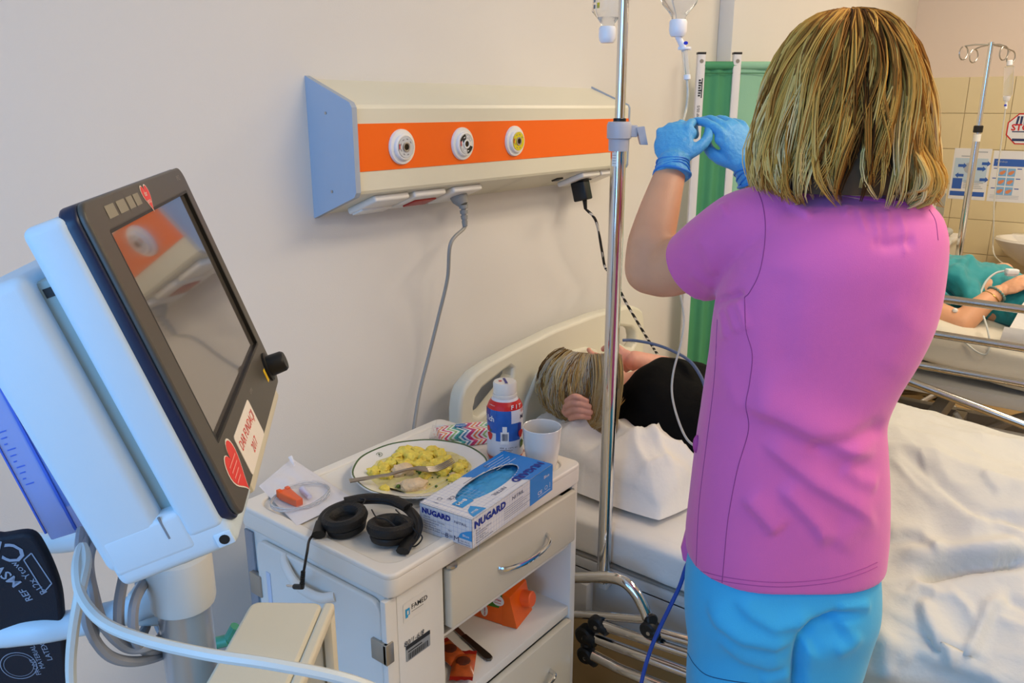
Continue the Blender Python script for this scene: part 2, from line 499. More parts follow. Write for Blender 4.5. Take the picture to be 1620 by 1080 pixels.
# black charger and its black-white braided cable
bc = thing('charging_cable', (1.88, 1.22, 1.36), 'black charger plug with a black and white braided cable hanging to the bed', 'cable')
qA = FU @ V((.842, .072, -.012)); d2 = V((-.06, -.30, -1)).normalized()
FC = frame(qA, (1, 0, 0), (0, 1, -.15))
MB(FC).box((-.020, -.024, -.002), (.020, .014, .002), .002).build('plug_face', M_black, bc)
ch = MB(frame(qA+V((0, -.004, -.028)), (1, .12, .0), (-.1, 1, -.25))); ch.box((-.018, -.021, -.026), (.018, .021, .026), .004, 3); ch.build('charger', M_black, bc)
MB().cyl(qA+V((.004, -.012, -.052)), qA+V((.010, -.012, -.078)), .0065, .0045, 12, .001).build('connector', M_black, bc)
M_braid = mat('braided_cable', '#111111', .6)
nt = M_braid.node_tree
tcx = nt.nodes.new('ShaderNodeTexCoord'); wv = nt.nodes.new('ShaderNodeTexWave'); wv.wave_type = 'BANDS'; wv.bands_direction = 'DIAGONAL'
wv.inputs['Scale'].default_value = 40; nt.links.new(tcx.outputs['Object'], wv.inputs['Vector'])
rp = nt.nodes.new('ShaderNodeValToRGB'); rp.color_ramp.interpolation = 'CONSTANT'
rp.color_ramp.elements[0].color = (.008, .008, .008, 1); rp.color_ramp.elements[1].color = (.55, .52, .46, 1); rp.color_ramp.elements[1].position = .68
nt.links.new(wv.outputs['Color'], rp.inputs['Fac']); nt.links.new(rp.outputs['Color'], nt.nodes['Principled BSDF'].inputs['Base Color'])
e0 = qA+V((.010, -.012, -.076))
cable('cord', [e0, atY(943, 350, 1.20), atY(952, 395, 1.215), atY(958, 424, 1.225), atY(972, 436, 1.17), atY(986, 470, 1.15), atY(1006, 505, 1.13), atY(1024, 535, 1.11), atY(1040, 560, 1.08)], .0040, M_braid, None, parent=bc)
# ================================================================== PATIENT MONITOR (left foreground)
M_case = mat('monitor_case_white', '#c6d5dd', .4, bump=.03, bscale=900)
M_bezel = mat('monitor_bezel_charcoal', '#4a453d', .42)
M_bside = mat('monitor_bezel_side_lit', '#15213c', .35)  # dark plastic like the bezel, blue window light put into its colour
M_groove = mat('monitor_recess_grey', '#9fb1ad', .5)
M_glass = mat('monitor_glass', '#5b5650', .035, spec=.9, coat=1.0)
M_gasket = mat('monitor_gasket', '#15130f', .5)
M_beige = mat('beige_plastic', '#cfc7b0', .45, bump=.03, bscale=800)
M_sticker = mat('cream_sticker', '#e8dfd2', .5)
M_redsticker = mat('red_sticker', '#e2322a', .4)
MO = V((.283, .609, 1.449))
FM = Matrix(((.661, -.246, .709, MO.x), (.751, .210, -.627, MO.y), (.005, .946, .323, MO.z), (0, 0, 0, 1)))
mo = thing('patient_monitor', (.36, .73, 1.20), 'white bedside monitor with dark bezel and red heart stickers, tilted on its pole', 'monitor')
# white casing: front slab, rear housing, channel between them
b = MB(FM)
b.box((-.037, -.240, -.036), (.313, .022, -.004), .007, 4)
b.box((-.0355, -.260, -.100), (.311, -.226, -.001), .009, 4)
b.build('front_casing', M_case, mo)
b = MB(FM); b.box((-.036, -.245, -.103), (.311, -.006, -.048), .009, 4); b.box((-.0362, -.2495, -.0985), (.311, -.212, -.0295), .006, 4)
b.build('rear_casing', M_case, mo)
MB(FM).box((-.022, -.215, -.060), (.300, -.015, -.030), .004).build('channel', M_groove, mo)
MB(FM).box((-.0225, -.028, -.046), (-.0215, -.021, -.038)).build('vent_slot', M_black, mo)
MB(FM).box((-.0368, -.2555, -.017), (-.034, -.2435, -.003), .001).build('port_surround', M_case, mo)
MB(FM).cyl((-.0372, -.2495, -.010), (-.034, -.2495, -.010), .0042, seg=14).build('side_port', M_black, mo)
MB(FM).box((-.0365, -.232, -.048), (-.0345, -.212, -.0465)).build('seam', M_greyink, mo)
# dark bezel
out = rrect(-.033, -.240, .313, .026, .014)
hole = rrect(0, -.184, .290, 0, .002, 2)
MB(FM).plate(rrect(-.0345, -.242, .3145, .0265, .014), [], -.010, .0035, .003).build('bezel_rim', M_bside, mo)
MB(FM).plate(out, [hole], .003, .0085, .002).build('bezel', M_bezel, mo)
fr = MB(FM)
fr.box((-.001, -.185, .0036), (.0015, .001, .0083)); fr.box((.2885, -.185, .0036), (.291, .001, .0083))
fr.box((0, -.185, .0036), (.29, -.1825, .0083)); fr.box((0, -.0015, .0036), (.29, .001, .0083))
fr.build('screen_gasket', M_gasket, mo)
MB(FM).rect(0, -.184, .29, 0, .0042).build('screen', M_glass, mo, smooth=False)
# controls and stickers on the bezel
kn = MB(FM); kn.lathe([(.017, .008), (.017, .011), (.0125, .012), (.0118, .028), (.010, .0305), (.0001, .0308)], c=(.281, -.212, 0), seg=24)
kn.build('rotary_knob', M_black, mo)
bt = MB(FM)
for k, x in enumerate((.012, .043, .072, .094)): bt.rect(x, .008, x+(.024 if k < 2 else .018), .018, .0088)
bt.build('grey_caption_tab', mat('caption_tab', '#8d8776', .5), mo, smooth=False)
def heart(mb, cx, cy, w, h, z, M=None, rot=0):
    pts = []
    for i in range(40):
        t = 2*PI*i/40
        x = 16*math.sin(t)**3/32*w; y = (13*math.cos(t)-5*math.cos(2*t)-2*math.cos(3*t)-math.cos(4*t))/29*h
        c, s = math.cos(rot), math.sin(rot); pts.append((cx+x*c-y*s, cy+x*s+y*c))
    return mb.poly(pts, z, M)
h0 = MB(FM); heart(h0, .135, .012, .026, .026, .0088); h0.build('heart_sticker_border', M_sticker, mo, smooth=False)
h1 = MB(FM); heart(h1, .135, .012, .0235, .0235, .0090); h1.build('heart_sticker', M_redsticker, mo, smooth=False)
tx = MB(FM); tx.text('dar', .128, .0125, .007, .0093); tx.text('serca', .126, .006, .006, .0093); tx.build('sticker_print', M_sticker, mo, smooth=False)
h2 = MB(FM); heart(h2, .010, -.213, .048, .050, .0088, rot=.25); h2.build('heart_sticker_border', M_sticker, mo, smooth=False)
h3 = MB(FM); heart(h3, .010, -.213, .0445, .0465, .0090, rot=.25); h3.build('heart_sticker', M_redsticker, mo, smooth=False)
tx = MB(FM)
for k in range(4): tx.rect(-.006, -.207-.005*k, .024-.004*k, -.2055-.005*k, .0093)
tx.build('sticker_print', mat('pale_red_print', '#f08a80', .5), mo, smooth=False)
MB(FM).plate(rrect(.042, -.2385, .140, -.1985, .004), [], .0082, .0090).build('label_sticker', M_sticker, mo, smooth=False)
tx = MB(FM); tx.text('DAR FUNDACJI', .048, -.216, .0135, .0093, wide=.92); tx.text('2017', .078, -.232, .0125, .0093); tx.build('sticker_print', M_redsticker, mo, smooth=False)
tx = MB(FM); tx.text('cms', .160, -.2015, .008, .0088, sp=1.1); tx.text('iM12', .272, .0135, .0075, .0088); tx.build('bezel_print', mat('bezel_lettering', '#8f8a80', .5), mo, smooth=False)
mk = MB(FM); mk.rect(.252, -.222, .262, -.207, .0088); mk.rect(.2545, -.219, .2595, -.212, .0090); mk.build('yellow_mark', mat('yellow_print', '#d9b21b', .5), mo, smooth=False)
MB(FM).rect(.264, -.215, .270, -.207, .0088).build('blue_mark', mat('blue_print', '#2f7fc0', .5), mo, smooth=False)
# right-hand module rack seen past the bezel's lower edge
rk = MB(FM); rk.box((.05, -.258, -.06), (.305, -.238, .002), .004); rk.box((.21, -.252, -.05), (.325, -.15, -.005), .006)
rk.build('module_edge', M_beige, mo)
MB(FM).box((.300, -.225, -.004), (.3255, -.185, .002), .002).build('module_latch', M_beige, mo)

# ================================================================== MONITOR STAND
M_pole = mat('painted_pole', '#b5b7ba', .30, .75)
M_collar = mat('grey_collar', '#c3c3be', .45)
st = thing('monitor_stand', (.365, .715, 0), 'grey upright pole with clamp and handle loop carrying the monitor', 'stand')
PX, PY = .365, .715
MB().cyl((PX, PY, .12), (PX, PY, 1.19), .0262, seg=28).build('pole', M_pole, st)
bs = MB()
for k in range(5):
    a = 2*PI*k/5+.3; bs.tube([(PX, PY, .11), (PX+.14*math.cos(a), PY+.14*math.sin(a), .10), (PX+.27*math.cos(a), PY+.27*math.sin(a), .075)], [.03, .026, .018], 10)
bs.build('base', M_collar, st)
for k in range(5):
    a = 2*PI*k/5+.3; x, y = PX+.27*math.cos(a), PY+.27*math.sin(a)
    MB().cyl((x-.011, y, .032), (x+.011, y, .032), .032, seg=18, bev=.004).cyl((x, y, .03), (x, y, .085), .008, seg=8).build('castor', M_black, st)
cz = 1.078
MB().lathe([(.026, -.030), (.031, -.028), (.0325, -.022), (.0325, .020), (.031, .027), (.026, .030)], (PX, PY, cz), 28).build('collar', M_collar, st)
# handle loop: from the collar to the left and round behind
hp = [(PX-.02, PY+.005, cz-.012), atF(205, 965, .735), atF(120, 985, .72), atF(40, 998, .71), atF(-40, 1000, .73), atF(-80, 960, .82), atF(-60, 900, .93), atF(20, 858, .98), atF(100, 858, .97), (PX-.02, PY+.03, 1.14)]
MB().tube(spline(hp, 8), .0122, 14, flat=1.2).build('handle', M_case, st)
MB(frame(atF(255, 955, .742), RT, UP)).box((-.030, -.020, -.018), (.02, .020, .014), .006, 3).build('clamp_block', M_collar, st)
MB(frame(atF(283, 935, .728), RT+HD*.1, UP)).disc((0, 0), .011, .002, 20, .0055).build('screw_recess', M_steel, st, smooth=False)
MB(FM).box((.10, -.25, -.15), (.18, -.16, -.12), .006).build('mount_plate', M_collar, st)
MB().cyl((PX, PY, 1.16), V(FM @ V((.14, -.20, -.14))), .022, seg=16).build('tilt_neck', M_collar, st)
# beige equipment module on a bracket in front of the pole
zt = 1.045
A0 = atZ(398, 950, zt); B0 = atZ(530, 952, zt); C0 = atZ(318, 1100, zt); 
ux = (B0-A0).normalized(); uy = (A0-C0).normalized()
wdt = (B0-A0).length; lng = .17
FB = frame(A0, ux, uy)
# FB: x to the right, y away from the viewer, z up
k = MB(FB); k.plate(rrect(0, -lng, wdt-.012, 0, .010), [], -.012, 0, .004); k.box((0, -lng, -.20), (.012, -.004, -.006), .004); k.box((.0, -.014, -.20), (wdt-.012, -.002, -.006), .004)
k.build('module_cover', M_beige, st)
k = MB(FB); k.plate(rrect(wdt-.0115, -lng, wdt, 0, .004), [], -.012, .0, .003); k.box((wdt-.010, -.018, -.20), (wdt, -.001, -.004), .003); k.box((wdt-.010, -lng, -.20), (wdt, -lng+.02, -.004), .003)
k.build('module_end_frame', M_beige, st)
MB(FB).box((.012, -lng+.004, -.20), (wdt-.014, -.014, -.19), .002).build('module_floor', M_beige, st)
MB(FB).box((.01, -.006, -.12), (.05, .075, -.09), .004).build('module_bracket', M_collar, st)

# green connector hose end behind the stand
tag(MB().tube([atF(336, 1018, .86), atF(362, 1012, .86)], .0075, 12).tube([atF(358, 1016, .86), atF(372, 990, .86)], .006, 10).build('green_connector', mat('green_plastic', '#3f8f76', .4)),
    'small green plastic hose connector between the pole and the beige module', 'connector')

# ------------------------------------------------ cables looped over the handle
M_cabgrey = mat('grey_cable', '#8f9094', .45)
M_cabwhite = mat('pale_cable', '#c9cdc8', .4)
def loopc(name, px, r, m, label):
    return tag(MB().tube(spline([atF(x, y, f) for x, y, f in px], 8), r, 8).build(name, m), label, 'cable')
loopc('monitor_cable', [(250, 860, .80), (240, 900, .74), (214, 950, .68), (212, 1000, .675), (228, 1028, .70), (262, 1020, .74), (250, 985, .77), (236, 930, .76), (232, 860, .79)], .0052, M_cabgrey, 'short grey cable loop hanging over the handle nearest the pole')
loopc('monitor_cable', [(205, 870, .75), (196, 910, .69), (188, 960, .67), (192, 1000, .68), (215, 1010, .71), (232, 985, .74), (222, 930, .76), (218, 870, .78)], .0052, M_cabgrey, 'short grey cable loop over the handle, second from the pole')
loopc('monitor_cable', [(150, 850, .76), (140, 890, .68), (148, 940, .655), (165, 990, .66), (200, 1024, .68), (240, 1020, .70), (262, 990, .76), (258, 930, .79)], .0050, M_cabgrey, 'grey cable making the middle loop under the handle')
loopc('monitor_cable', [(130, 840, .75), (132, 880, .69), (133, 930, .655), (140, 990, .655), (170, 1035, .665), (215, 1046, .69), (262, 1032, .74), (290, 1000, .80)], .0052, M_cabgrey, 'grey cable hanging in the lowest and widest loop under the handle')
loopc('monitor_cable', [(128, 838, .74), (126, 870, .70), (140, 905, .66), (150, 960, .653), (148, 1010, .70), (140, 870, .73), (160, 838, .76)], .0045, M_cabgrey, 'thin grey cable twisted round the bundle left of the monitor')
loopc('pale_hose', [(118, 1130, .63), (112, 1060, .63), (116, 1000, .628), (126, 940, .63), (136, 890, .66), (130, 865, .685), (122, 900, .65), (130, 945, .625), (165, 985, .605), (230, 1012, .58), (330, 1035, .56), (430, 1050, .555), (540, 1072, .56), (620, 1100, .57)], .0050, M_cabwhite, 'long pale hose crossing in front of the pole and the beige module')

# ------------------------------------------------ blood pressure cuff over the handle
M_cuff = mat('navy_nylon', '#0b0e1c', .7, bump=.15, bscale=900)
M_cuffprint = mat('cuff_print', '#8f97a8', .6)
cf = thing('blood_pressure_cuff', atF(40, 960, .74), 'black navy pressure cuff with pale print, hung over the stand handle', 'cuff')
fF = .70
cp = [(-60, 842), (0, 850), (45, 846), (68, 872), (92, 930), (99, 985), (106, 1060), (110, 1120), (60, 1180), (-80, 1180)]
FCf = frame(atF(0, 950, fF), RT+HD*.12, UP-HD*.12)
inv = FCf.inverted()
def cpt(x, y):
    r = ray(x, y); o = inv @ EYE; d = (inv.to_3x3() @ r); t = -o.z/d.z; q = o + d*t
    return (q.x, q.y)
outl = [cpt(x, y) for x, y in cp]
n_ = 10
sm_ = spline([V((a, b, 0)) for a, b in outl[1:9]], 5)
outl2 = [(p.x, p.y) for p in sm_] + [cpt(-80, 1180), cpt(-80, 842)]
MB(FCf).plate(outl2, [], -.012, 0, .004).build('cuff_panel', M_cuff, cf)
cb = MB(FCf)
def ctx(t, x, y, h, rot, bold=0.0, sp=1.0):
    q = cpt(x, y); cb.text(t, q[0], q[1], h, .0006, rot=rot, bold=bold, sp=sp)
ctx('CE', 44, 866, .030, 158, .01)
ctx('MSWB-', 36, 921, .0155, 124, .012)
ctx('REF', 53, 948, .010, 108, .01)
cb.build('cuff_print', M_cuffprint, cf, smooth=False); cb = MB(FCf)
ctx('B12x Ytow', 76, 936, .010, 119)
q0, q1, q2, q3 = cpt(38, 885), cpt(70, 936), cpt(82, 922), cpt(50, 874)
for a, b_ in ((q0, q1), (q1, q2), (q2, q3), (q3, q0)):
    d = V((b_[0]-a[0], b_[1]-a[1])); nn = V((-d.y, d.x)).normalized()*.0006
    cb.poly([(a[0]-nn.x, a[1]-nn.y), (b_[0]-nn.x, b_[1]-nn.y), (b_[0]+nn.x, b_[1]+nn.y), (a[0]+nn.x, a[1]+nn.y)], .0006)
cb.build('cuff_print', M_cuffprint, cf, smooth=False); cb = MB(FCf)
ctx('LATEX FREE', 84, 1043, .008, 98)
ctx('MATERIAL', 72, 1056, .007, 98)
ctx('FRONT', 66, 1066, .007, 98)
qc = cpt(30, 1052)
cb.ring(qc, .017, .0178, .0006, 28); cb.ring(qc, .014, .0145, .0006, 28)
cb.build('cuff_print', M_cuffprint, cf, smooth=False)

# ------------------------------------------------ blue clear pocket behind the monitor
M_bluepl = mat('clear_blue_plastic', '#a9bbf0', .25, trans=.45, ior=1.1, alpha=.85)
M_blueprint = mat('blue_pack_print', '#4a66c4', .5)
fb = .80
bpk = thing('blue_pouch', atF(60, 740, fb), 'blue clear plastic wrapper with printed lines hung behind the monitor', 'packaging')
FP = frame(atF(-10, 600, fb), atF(118, 840, fb)-atF(-10, 600, fb), atF(40, 570, fb)-atF(-10, 600, fb))
Lp = (atF(118, 842, fb)-atF(-10, 600, fb)).length
MB(FP).box((-.06, -.028, -.003), (Lp, .060, 0.003), .002).build('sleeve', M_bluepl, bpk)
MB(FP).box((-.06, .004, .0032), (Lp-.004, .007, .0050)).box((-.06, -.029, .0032), (Lp-.01, -.027, .005)).build('sealed_edge', M_blueprint, bpk)
pr_ = MB(FP)
for i in range(16): pr_.rect(.012+.007*i, -.022, .0135+.007*i, -.012-(i % 3)*.003, .0036)
for i in range(5): pr_.rect(.02+.026*i, .014, .034+.026*i, .020, .0036)
pr_.build('sleeve_print', M_blueprint, bpk, smooth=False)
MB(FP).cyl((-.04, .0, -.012), (Lp-.03, .0, -.012), .008, seg=12).build('tube_inside', mat('pale_blue_tube', '#8fa6e6', .3), bpk)
# ================================================================== BEDSIDE CABINET
ZT = .90
M_cab = mat('cabinet_white_laminate', '#dedcd6', .38)
M_cabtop = mat('cabinet_top_plastic', '#e6e1d8', .33)
M_cabfront = mat('cabinet_cream_front', '#cfc9b8', .4)
M_edge = mat('aluminium_edge', '#8d97a6', .35, .5)
cx0, cx1, cy0, cy1 = .688, 1.185, .757, 1.125
cb = thing('bedside_cabinet', ((cx0+cx1)/2, (cy0+cy1)/2, 0), 'white bedside cabinet with chrome drawer handle and open shelf beside the bed', 'cabinet')
# top tray with raised rim
t = MB()
t.plate(rrect(cx0, cy0, cx1, cy1, .018), [], ZT-.040, ZT-.004, .006)
t.plate(rrect(cx0, cy0, cx1, cy1, .018), [rrect(cx0+.022, cy0+.022, cx1-.022, cy1-.022, .03)], ZT-.010, ZT, .0035)
t.build('cabinet_top', M_cabtop, cb)
x0, x1, y0, y1 = cx0+.006, cx1-.004, cy0+.008, cy1-.006
xd = .806          # the drawer and shelf start here; left of it runs the closed column
b = MB()
b.box((x0+.0122, y0, .10), (xd-.001, y0+.016, ZT-.04), .0015)                    # column front
b.box((x0-.0105, y0, .105), (x0+.012, y0+.011, ZT-.042), .0015)
b.box((xd-.012, y0+.004, .10), (xd-.001, y1, ZT-.04))                    # divider
b.box((x0+.001, y1-.012, .10), (x1, y1, ZT-.04))                          # back
b.box((x1-.018, y0, .10), (x1, y1, ZT-.04), .0015)                       # right side
b.box((xd-.002, y0+.003, .577), (x1-.017, y1, .596), .001)               # open shelf
b.box((xd-.002, y0+.006, .727), (x1-.017, y1, .732))                      # ceiling of the shelf
b.box((x0, y0, .085), (x1, y1, .105), .002)                                # bottom
b.build('body', M_cab, cb)
# left side with its door
MB().box((x0, y0+.004, .105), (x0+.012, y1, ZT-.04), .001).build('side_panel', M_cab, cb)
dr = MB(); 
FL = frame((x0, y1, 0), (0, -1, 0), (0, 0, 1))                              # left face: x towards the viewer, y up
dr_ = MB(FL).plate(rrect(.042, .12, y1-y0-.012, ZT-.048, .022), [], .0005, .010, .003).build('side_door', M_cab, cb)
MB(FL).box((.004, .11, .0004), (.026, ZT-.045, .0045), .001).build('edge_strip', M_edge, cb)
hd_ = MB(FL).tube(spline([(.118, .846, .008), (.132, .838, .017), (.165, .818, .021), (.215, .816, .020), (.240, .822, .008)], 6), .0085, 12, flat=.8)
hd_.build('door_grip', M_cab, dr_)
MB(FL).box((.066, .40, .0098), (.077, .80, .0112), .001).build('door_groove', mat('door_groove_blue', '#c2cbdd', .5), dr_)
M_hinge = mat('hinge_metal', '#a9a49a', .35, .7)
for z in (.765, .25):
    MB(FL).box((.020, z-.022, .004), (.050, z+.018, .0135), .0015).build('hinge', M_hinge, cb)
for z in (.768, .25):
    MB(FL).box((y1-y0-.030, z-.012, .008), (y1-y0+.003, z+.022, .0155), .0015).box((y1-y0-.004, z-.012, .0), (y1-y0+.0035, z+.022, .0155), .001).build('latch', M_hinge, cb)
# drawer
FD = frame((xd, y0, 0), (1, 0, 0), (0, 0, 1))                                # front: x right, y up, z towards the room
wd = x1-.018-xd
dw = MB(FD); dw.box((0.004, .748, -.010), (wd-.003, .853, .012), .004, 3)
drw = dw.build('drawer', M_cabfront, cb)
MB(FD).box((0.006, .757, -.28), (wd-.006, .762, -.01)).box((.006, .757, -.28), (.016, .84, -.01)).box((wd-.016, .757, -.28), (wd-.006, .84, -.01)).build('drawer_tray', M_cab, drw)
MB(FD).tube(spline([(.122, .8005, .012), (.130, .800, .024), (.165, .7985, .034), (.205, .7985, .036), (.242, .800, .030), (.256, .802, .018), (.258, .803, .011)], 6), [.0045]*37, 10, flat=.75).build('drawer_handle', M_chrome, drw)
MB(FD).lathe([(.010, 0), (.010, .004), (.008, .005)], c=(.012, .0, 0), seg=14, M=Matrix.Translation((0, .856, .006)) @ Matrix.Rotation(-PI/2, 4, 'X')).build('drawer_corner_cap', M_steel, drw)
MB(FD).box((wd-.04, .842, -.03), (wd+.002, .853, .004), .001).build('drawer_runner', M_steel, drw)
# lower door
ld = MB(FD).box((0.004, .115, -.006), (wd-.004, .572, .009), .003).build('lower_door', M_cabfront, cb)
MB(FD).tube(spline([(.14, .50, .009), (.15, .50, .026), (.21, .497, .030), (.27, .50, .026), (.28, .50, .009)], 5), .0045, 10).build('door_handle', M_chrome, ld)
for xx, yy in ((x0+.04, y0+.04), (x1-.04, y0+.04), (x0+.04, y1-.04), (x1-.04, y1-.04)):
    MB().cyl((xx-.01, yy, .035), (xx+.01, yy, .035), .034, seg=16, bev=.004).cyl((xx, yy, .035), (xx, yy, .09), .009, seg=8).build('castor', M_black, cb)
# labels on the column
FN = frame((x0, y0, 0), (1, 0, 0), (0, 0, 1))
MB(FN).rect(.024, .806, .072, .838, .0006).build('maker_label', M_white, cb, smooth=False)
lg = MB(FN); lg.poly([(.028, .812), (.033, .812), (.033, .815), (.037, .815), (.037, .827), (.028, .827)], .0010)
lg.build('logo_square', mat('logo_blue', '#2a9fd8', .5), cb, smooth=False)
MB(FN).rect(.031, .817, .0345, .8235, .0013).build('logo_square', M_white, cb, smooth=False)
lt = MB(FN); lt.text('FAMED', .0405, .8215, .0115, .0010, bold=.01, wide=.95); lt.rect(.0405, .817, .066, .8177, .0010)
lt.text('80/1-6/8', .022, .7655, .0120, .0010, wide=1.05, shear=.2)
lt.build('lettering', M_ink, cb, smooth=False)
MB(FN).plate(rrect(.026, .737, .078, .765, .002), [], .0002, .0008).build('barcode_label', mat('silver_label', '#9fa5aa', .4, .3), cb, smooth=False)
lt = MB(FN); lt.rect(.026, .758, .078, .765, .0011)
x = .031
while x < .072:
    w_ = random.choice((.0005, .001, .0016)); lt.rect(x, .739, x+w_, .7495, .0011); x += w_+random.choice((.0006, .001, .0014))
lt.rect(.030, .752, .060, .754, .0011)
lt.build('barcode', M_ink, cb, smooth=False)

ZS = ZT-.0038        # tray surface
# ------------------------------------------------ plate of food
M_china = mat('white_china', '#e9e7e2', .12, coat=.3)
M_greenline = mat('green_rim_line', '#4c6442', .25)
pc_ = V((.955, .955, ZS))
pl = thing('dinner_plate', pc_, 'white china dinner plate with a thin green rim line, holding potatoes and chicken', 'plate')
def scal(mb, prof, c, seg=72, amp=.012, n=10, closed=False):
    """a lathe whose rim waves gently"""
    vs, fs = [], []
    for r, h in prof:
        k = min(1, max(0, (r-.07)/.05))
        for i in range(seg):
            a = 2*PI*i/seg; rr = r*(1+amp*k*math.cos(n*a)*.5)
            vs.append((c[0]+rr*math.cos(a), c[1]+rr*math.sin(a), c[2]+h))
    m = len(prof)
    for j in range(m-1):
        for i in range(seg):
            fs.append((j*seg+i, j*seg+(i+1) % seg, (j+1)*seg+(i+1) % seg, (j+1)*seg+i))
    if closed: fs += [((m-1)*seg+i, (m-1)*seg+(i+1) % seg, (i+1) % seg, i) for i in range(seg)]
    else: fs += [tuple(range(seg-1, -1, -1)), tuple((m-1)*seg+i for i in range(seg))]
    return mb.add(vs, fs)
scal(MB(), [(.055, 0), (.062, .0), (.064, .004), (.095, .011), (.1225, .0205), (.1235, .0220), (.1225, .0235), (.112, .0205), (.092, .0150), (.080, .0090), (.070, .0068), (.02, .0062)], pc_).build('plate_body', M_china, pl)
scal(MB(), [(.1185, .0226), (.1215, .0238), (.1217, .0234), (.1187, .0221)], pc_, closed=True).build('rim_line', M_greenline, pl)
em = MB(frame(pc_+V((-.005, .103, .0186)), (.8, -.6, .0), (.55, .75, .33)))
em.ring((0, 0), .0055, .0062, .0006, 20); em.ring((0, 0), .0045, .0048, .0006, 20); em.rect(-.0006, -.003, .0006, .004, .0006); em.rect(-.0025, 0, .0025, .001, .0006)
em.build('crest', M_greenline, pl, smooth=False)
M_sauce = mat('dill_sauce', '#ddd192', .25, var=.12, vscale=60, sss=.1, bump=.15, bscale=90)
M_pot = mat('boiled_potato', '#efd75c', .45, var=.14, vscale=70, bump=.5, bscale=160, sss=.15)
M_chick = mat('boiled_chicken', '#e3c9a4', .45, var=.1, vscale=70, bump=.4, bscale=150, sss=.1)
M_herb = mat('green_herb', '#55702a', .6)
sv = MB()
vs = []; fs = []
seg = 48
rads = [0, .03, .065, .096]
vs.append(V((0, 0, .0150)))
for r in rads[1:]:
    for i in range(seg):
        a = 2*PI*i/seg; rr = r*(1+.08*math.sin(3*a+1)+.05*math.sin(7*a)) if r > .08 else r
        vs.append(V((rr*math.cos(a), rr*math.sin(a), (.0152 if r < .08 else .0172)+.0012*noise.noise(V((rr*math.cos(a)*60, rr*math.sin(a)*60, 0))) - (.002 if r > .08 else 0))))
for i in range(seg): fs.append((0, 1+i, 1+(i+1) % seg))
for j in range(2):
    for i in range(seg): fs.append((1+j*seg+i, 1+(j+1)*seg+i, 1+(j+1)*seg+(i+1) % seg, 1+j*seg+(i+1) % seg))
so = MB(Matrix.Translation(pc_)).add(vs, fs).build('sauce', M_sauce)
tag(so, 'pale yellow dill sauce pooled in the dinner plate', 'sauce', kind='stuff')
def lump(name, c, r, m, seed, amp=.25, fr=1.6, sub=3, flatb=True, rot=0):
    b = bmesh.new(); bmesh.ops.create_icosphere(b, subdivisions=sub, radius=1)
    o3 = V((seed*3.7, seed*1.3, seed*.7))
    for v in b.verts:
        d = 1 + amp*noise.noise(v.co*fr+o3) + amp*.5*noise.noise(v.co*fr*2.7+o3)
        # boxy rather than round
        k = max(abs(v.co.x), abs(v.co.y), abs(v.co.z)); d *= 1/(k**.45)*.82
        v.co = V((v.co.x*r[0]*d, v.co.y*r[1]*d, v.co.z*r[2]*d))
    mb = MB(Matrix.Translation(V(c)) @ Matrix.Rotation(rot, 4, 'Z')); mb.bm(b)
    return mb.build(name, m, None, True, 60)
# photo positions of the potato pieces
POT = [(592, 742, .011), (606, 738, .012), (620, 731, .013), (612, 748, .010), (628, 722, .012), (642, 713, .014), (652, 722, .014), (640, 733, .013), (660, 714, .013), (662, 733, .012), (672, 722, .014), (684, 712, .013), (678, 738, .012), (694, 716, .012), (692, 732, .013), (704, 726, .012), (700, 742, .012), (725, 738, .012), (731, 731, .010), (720, 752, .011), (672, 748, .009), (609, 768, .009)]
ORD = ['first', 'second', 'third', 'fourth', 'fifth', 'sixth', 'seventh', 'eighth', 'ninth', 'tenth', 'eleventh', 'twelfth']
ROWS = [('back row', [p for p in POT if p[1] < 727]), ('middle row', [p for p in POT if 727 <= p[1] < 740]), ('front row', [p for p in POT if p[1] >= 740])]
i = 0
for rn, row in ROWS:
    for k, (x, y, r) in enumerate(sorted(row)):
        i += 1; r *= 1.18
        p = atZ(x, y+5, ZS+.017); s = 1 if y < 745 else .6
        p.z = ZS+.0125+r*.45*s
        o = lump('potato_piece', p, (r*1.15, r, r*.85), M_pot, i, amp=.42, fr=2.0, rot=i*1.1)
        tag(o, 'lumpy yellow potato piece, %s from the left in the %s of the heap' % (ORD[k], rn), 'potato', 'boiled potatoes on the plate')
for i, (x, y, rx, ry, l) in enumerate([(637, 745, .022, .019, 'pale chicken chunk behind the fork handle'), (655, 768, .028, .018, 'largest pale chicken chunk in front of the fork handle'), (633, 765, .010, .009, 'small pale chicken scrap left of the largest chunk'), (716, 748, .008, .007, 'small pale chicken scrap right of the fork tines')]):
    p = atZ(x, y, ZS+.02); p.z = ZS+.0135+min(rx, ry)*.36
    tag(lump('chicken_piece', p, (rx, ry, min(rx, ry)*.75), M_chick, 40+i, amp=.3, rot=-.6), l, 'chicken', None)
hb = MB()
for i in range(90):
    x = random.uniform(590, 740); y = random.uniform(722, 785)
    p = atZ(x, y, ZS+.016); d = p-pc_
    if d.x*d.x+d.y*d.y > .085**2: continue
    hb.ell((p.x, p.y, ZS+.0160+random.uniform(0, .002)), (random.uniform(.001, .003), random.uniform(.001, .002), .0012), Matrix.Rotation(random.uniform(0, 3), 4, 'Z'), 1)
for x, y, s in ((630, 768, .0045), (664, 746, .004), (660, 744, .003), (718, 742, .005), (705, 722, .005), (622, 746, .004), (712, 745, .004), (690, 768, .003)):
    p = atZ(x, y, ZS+.020); hb.ell((p.x, p.y, ZS+.019), (s, s*.8, s*.8), None, 2)
tag(hb.build('chopped_dill', M_herb), 'chopped green dill scattered in the sauce on the plate', 'herbs', kind='stuff')
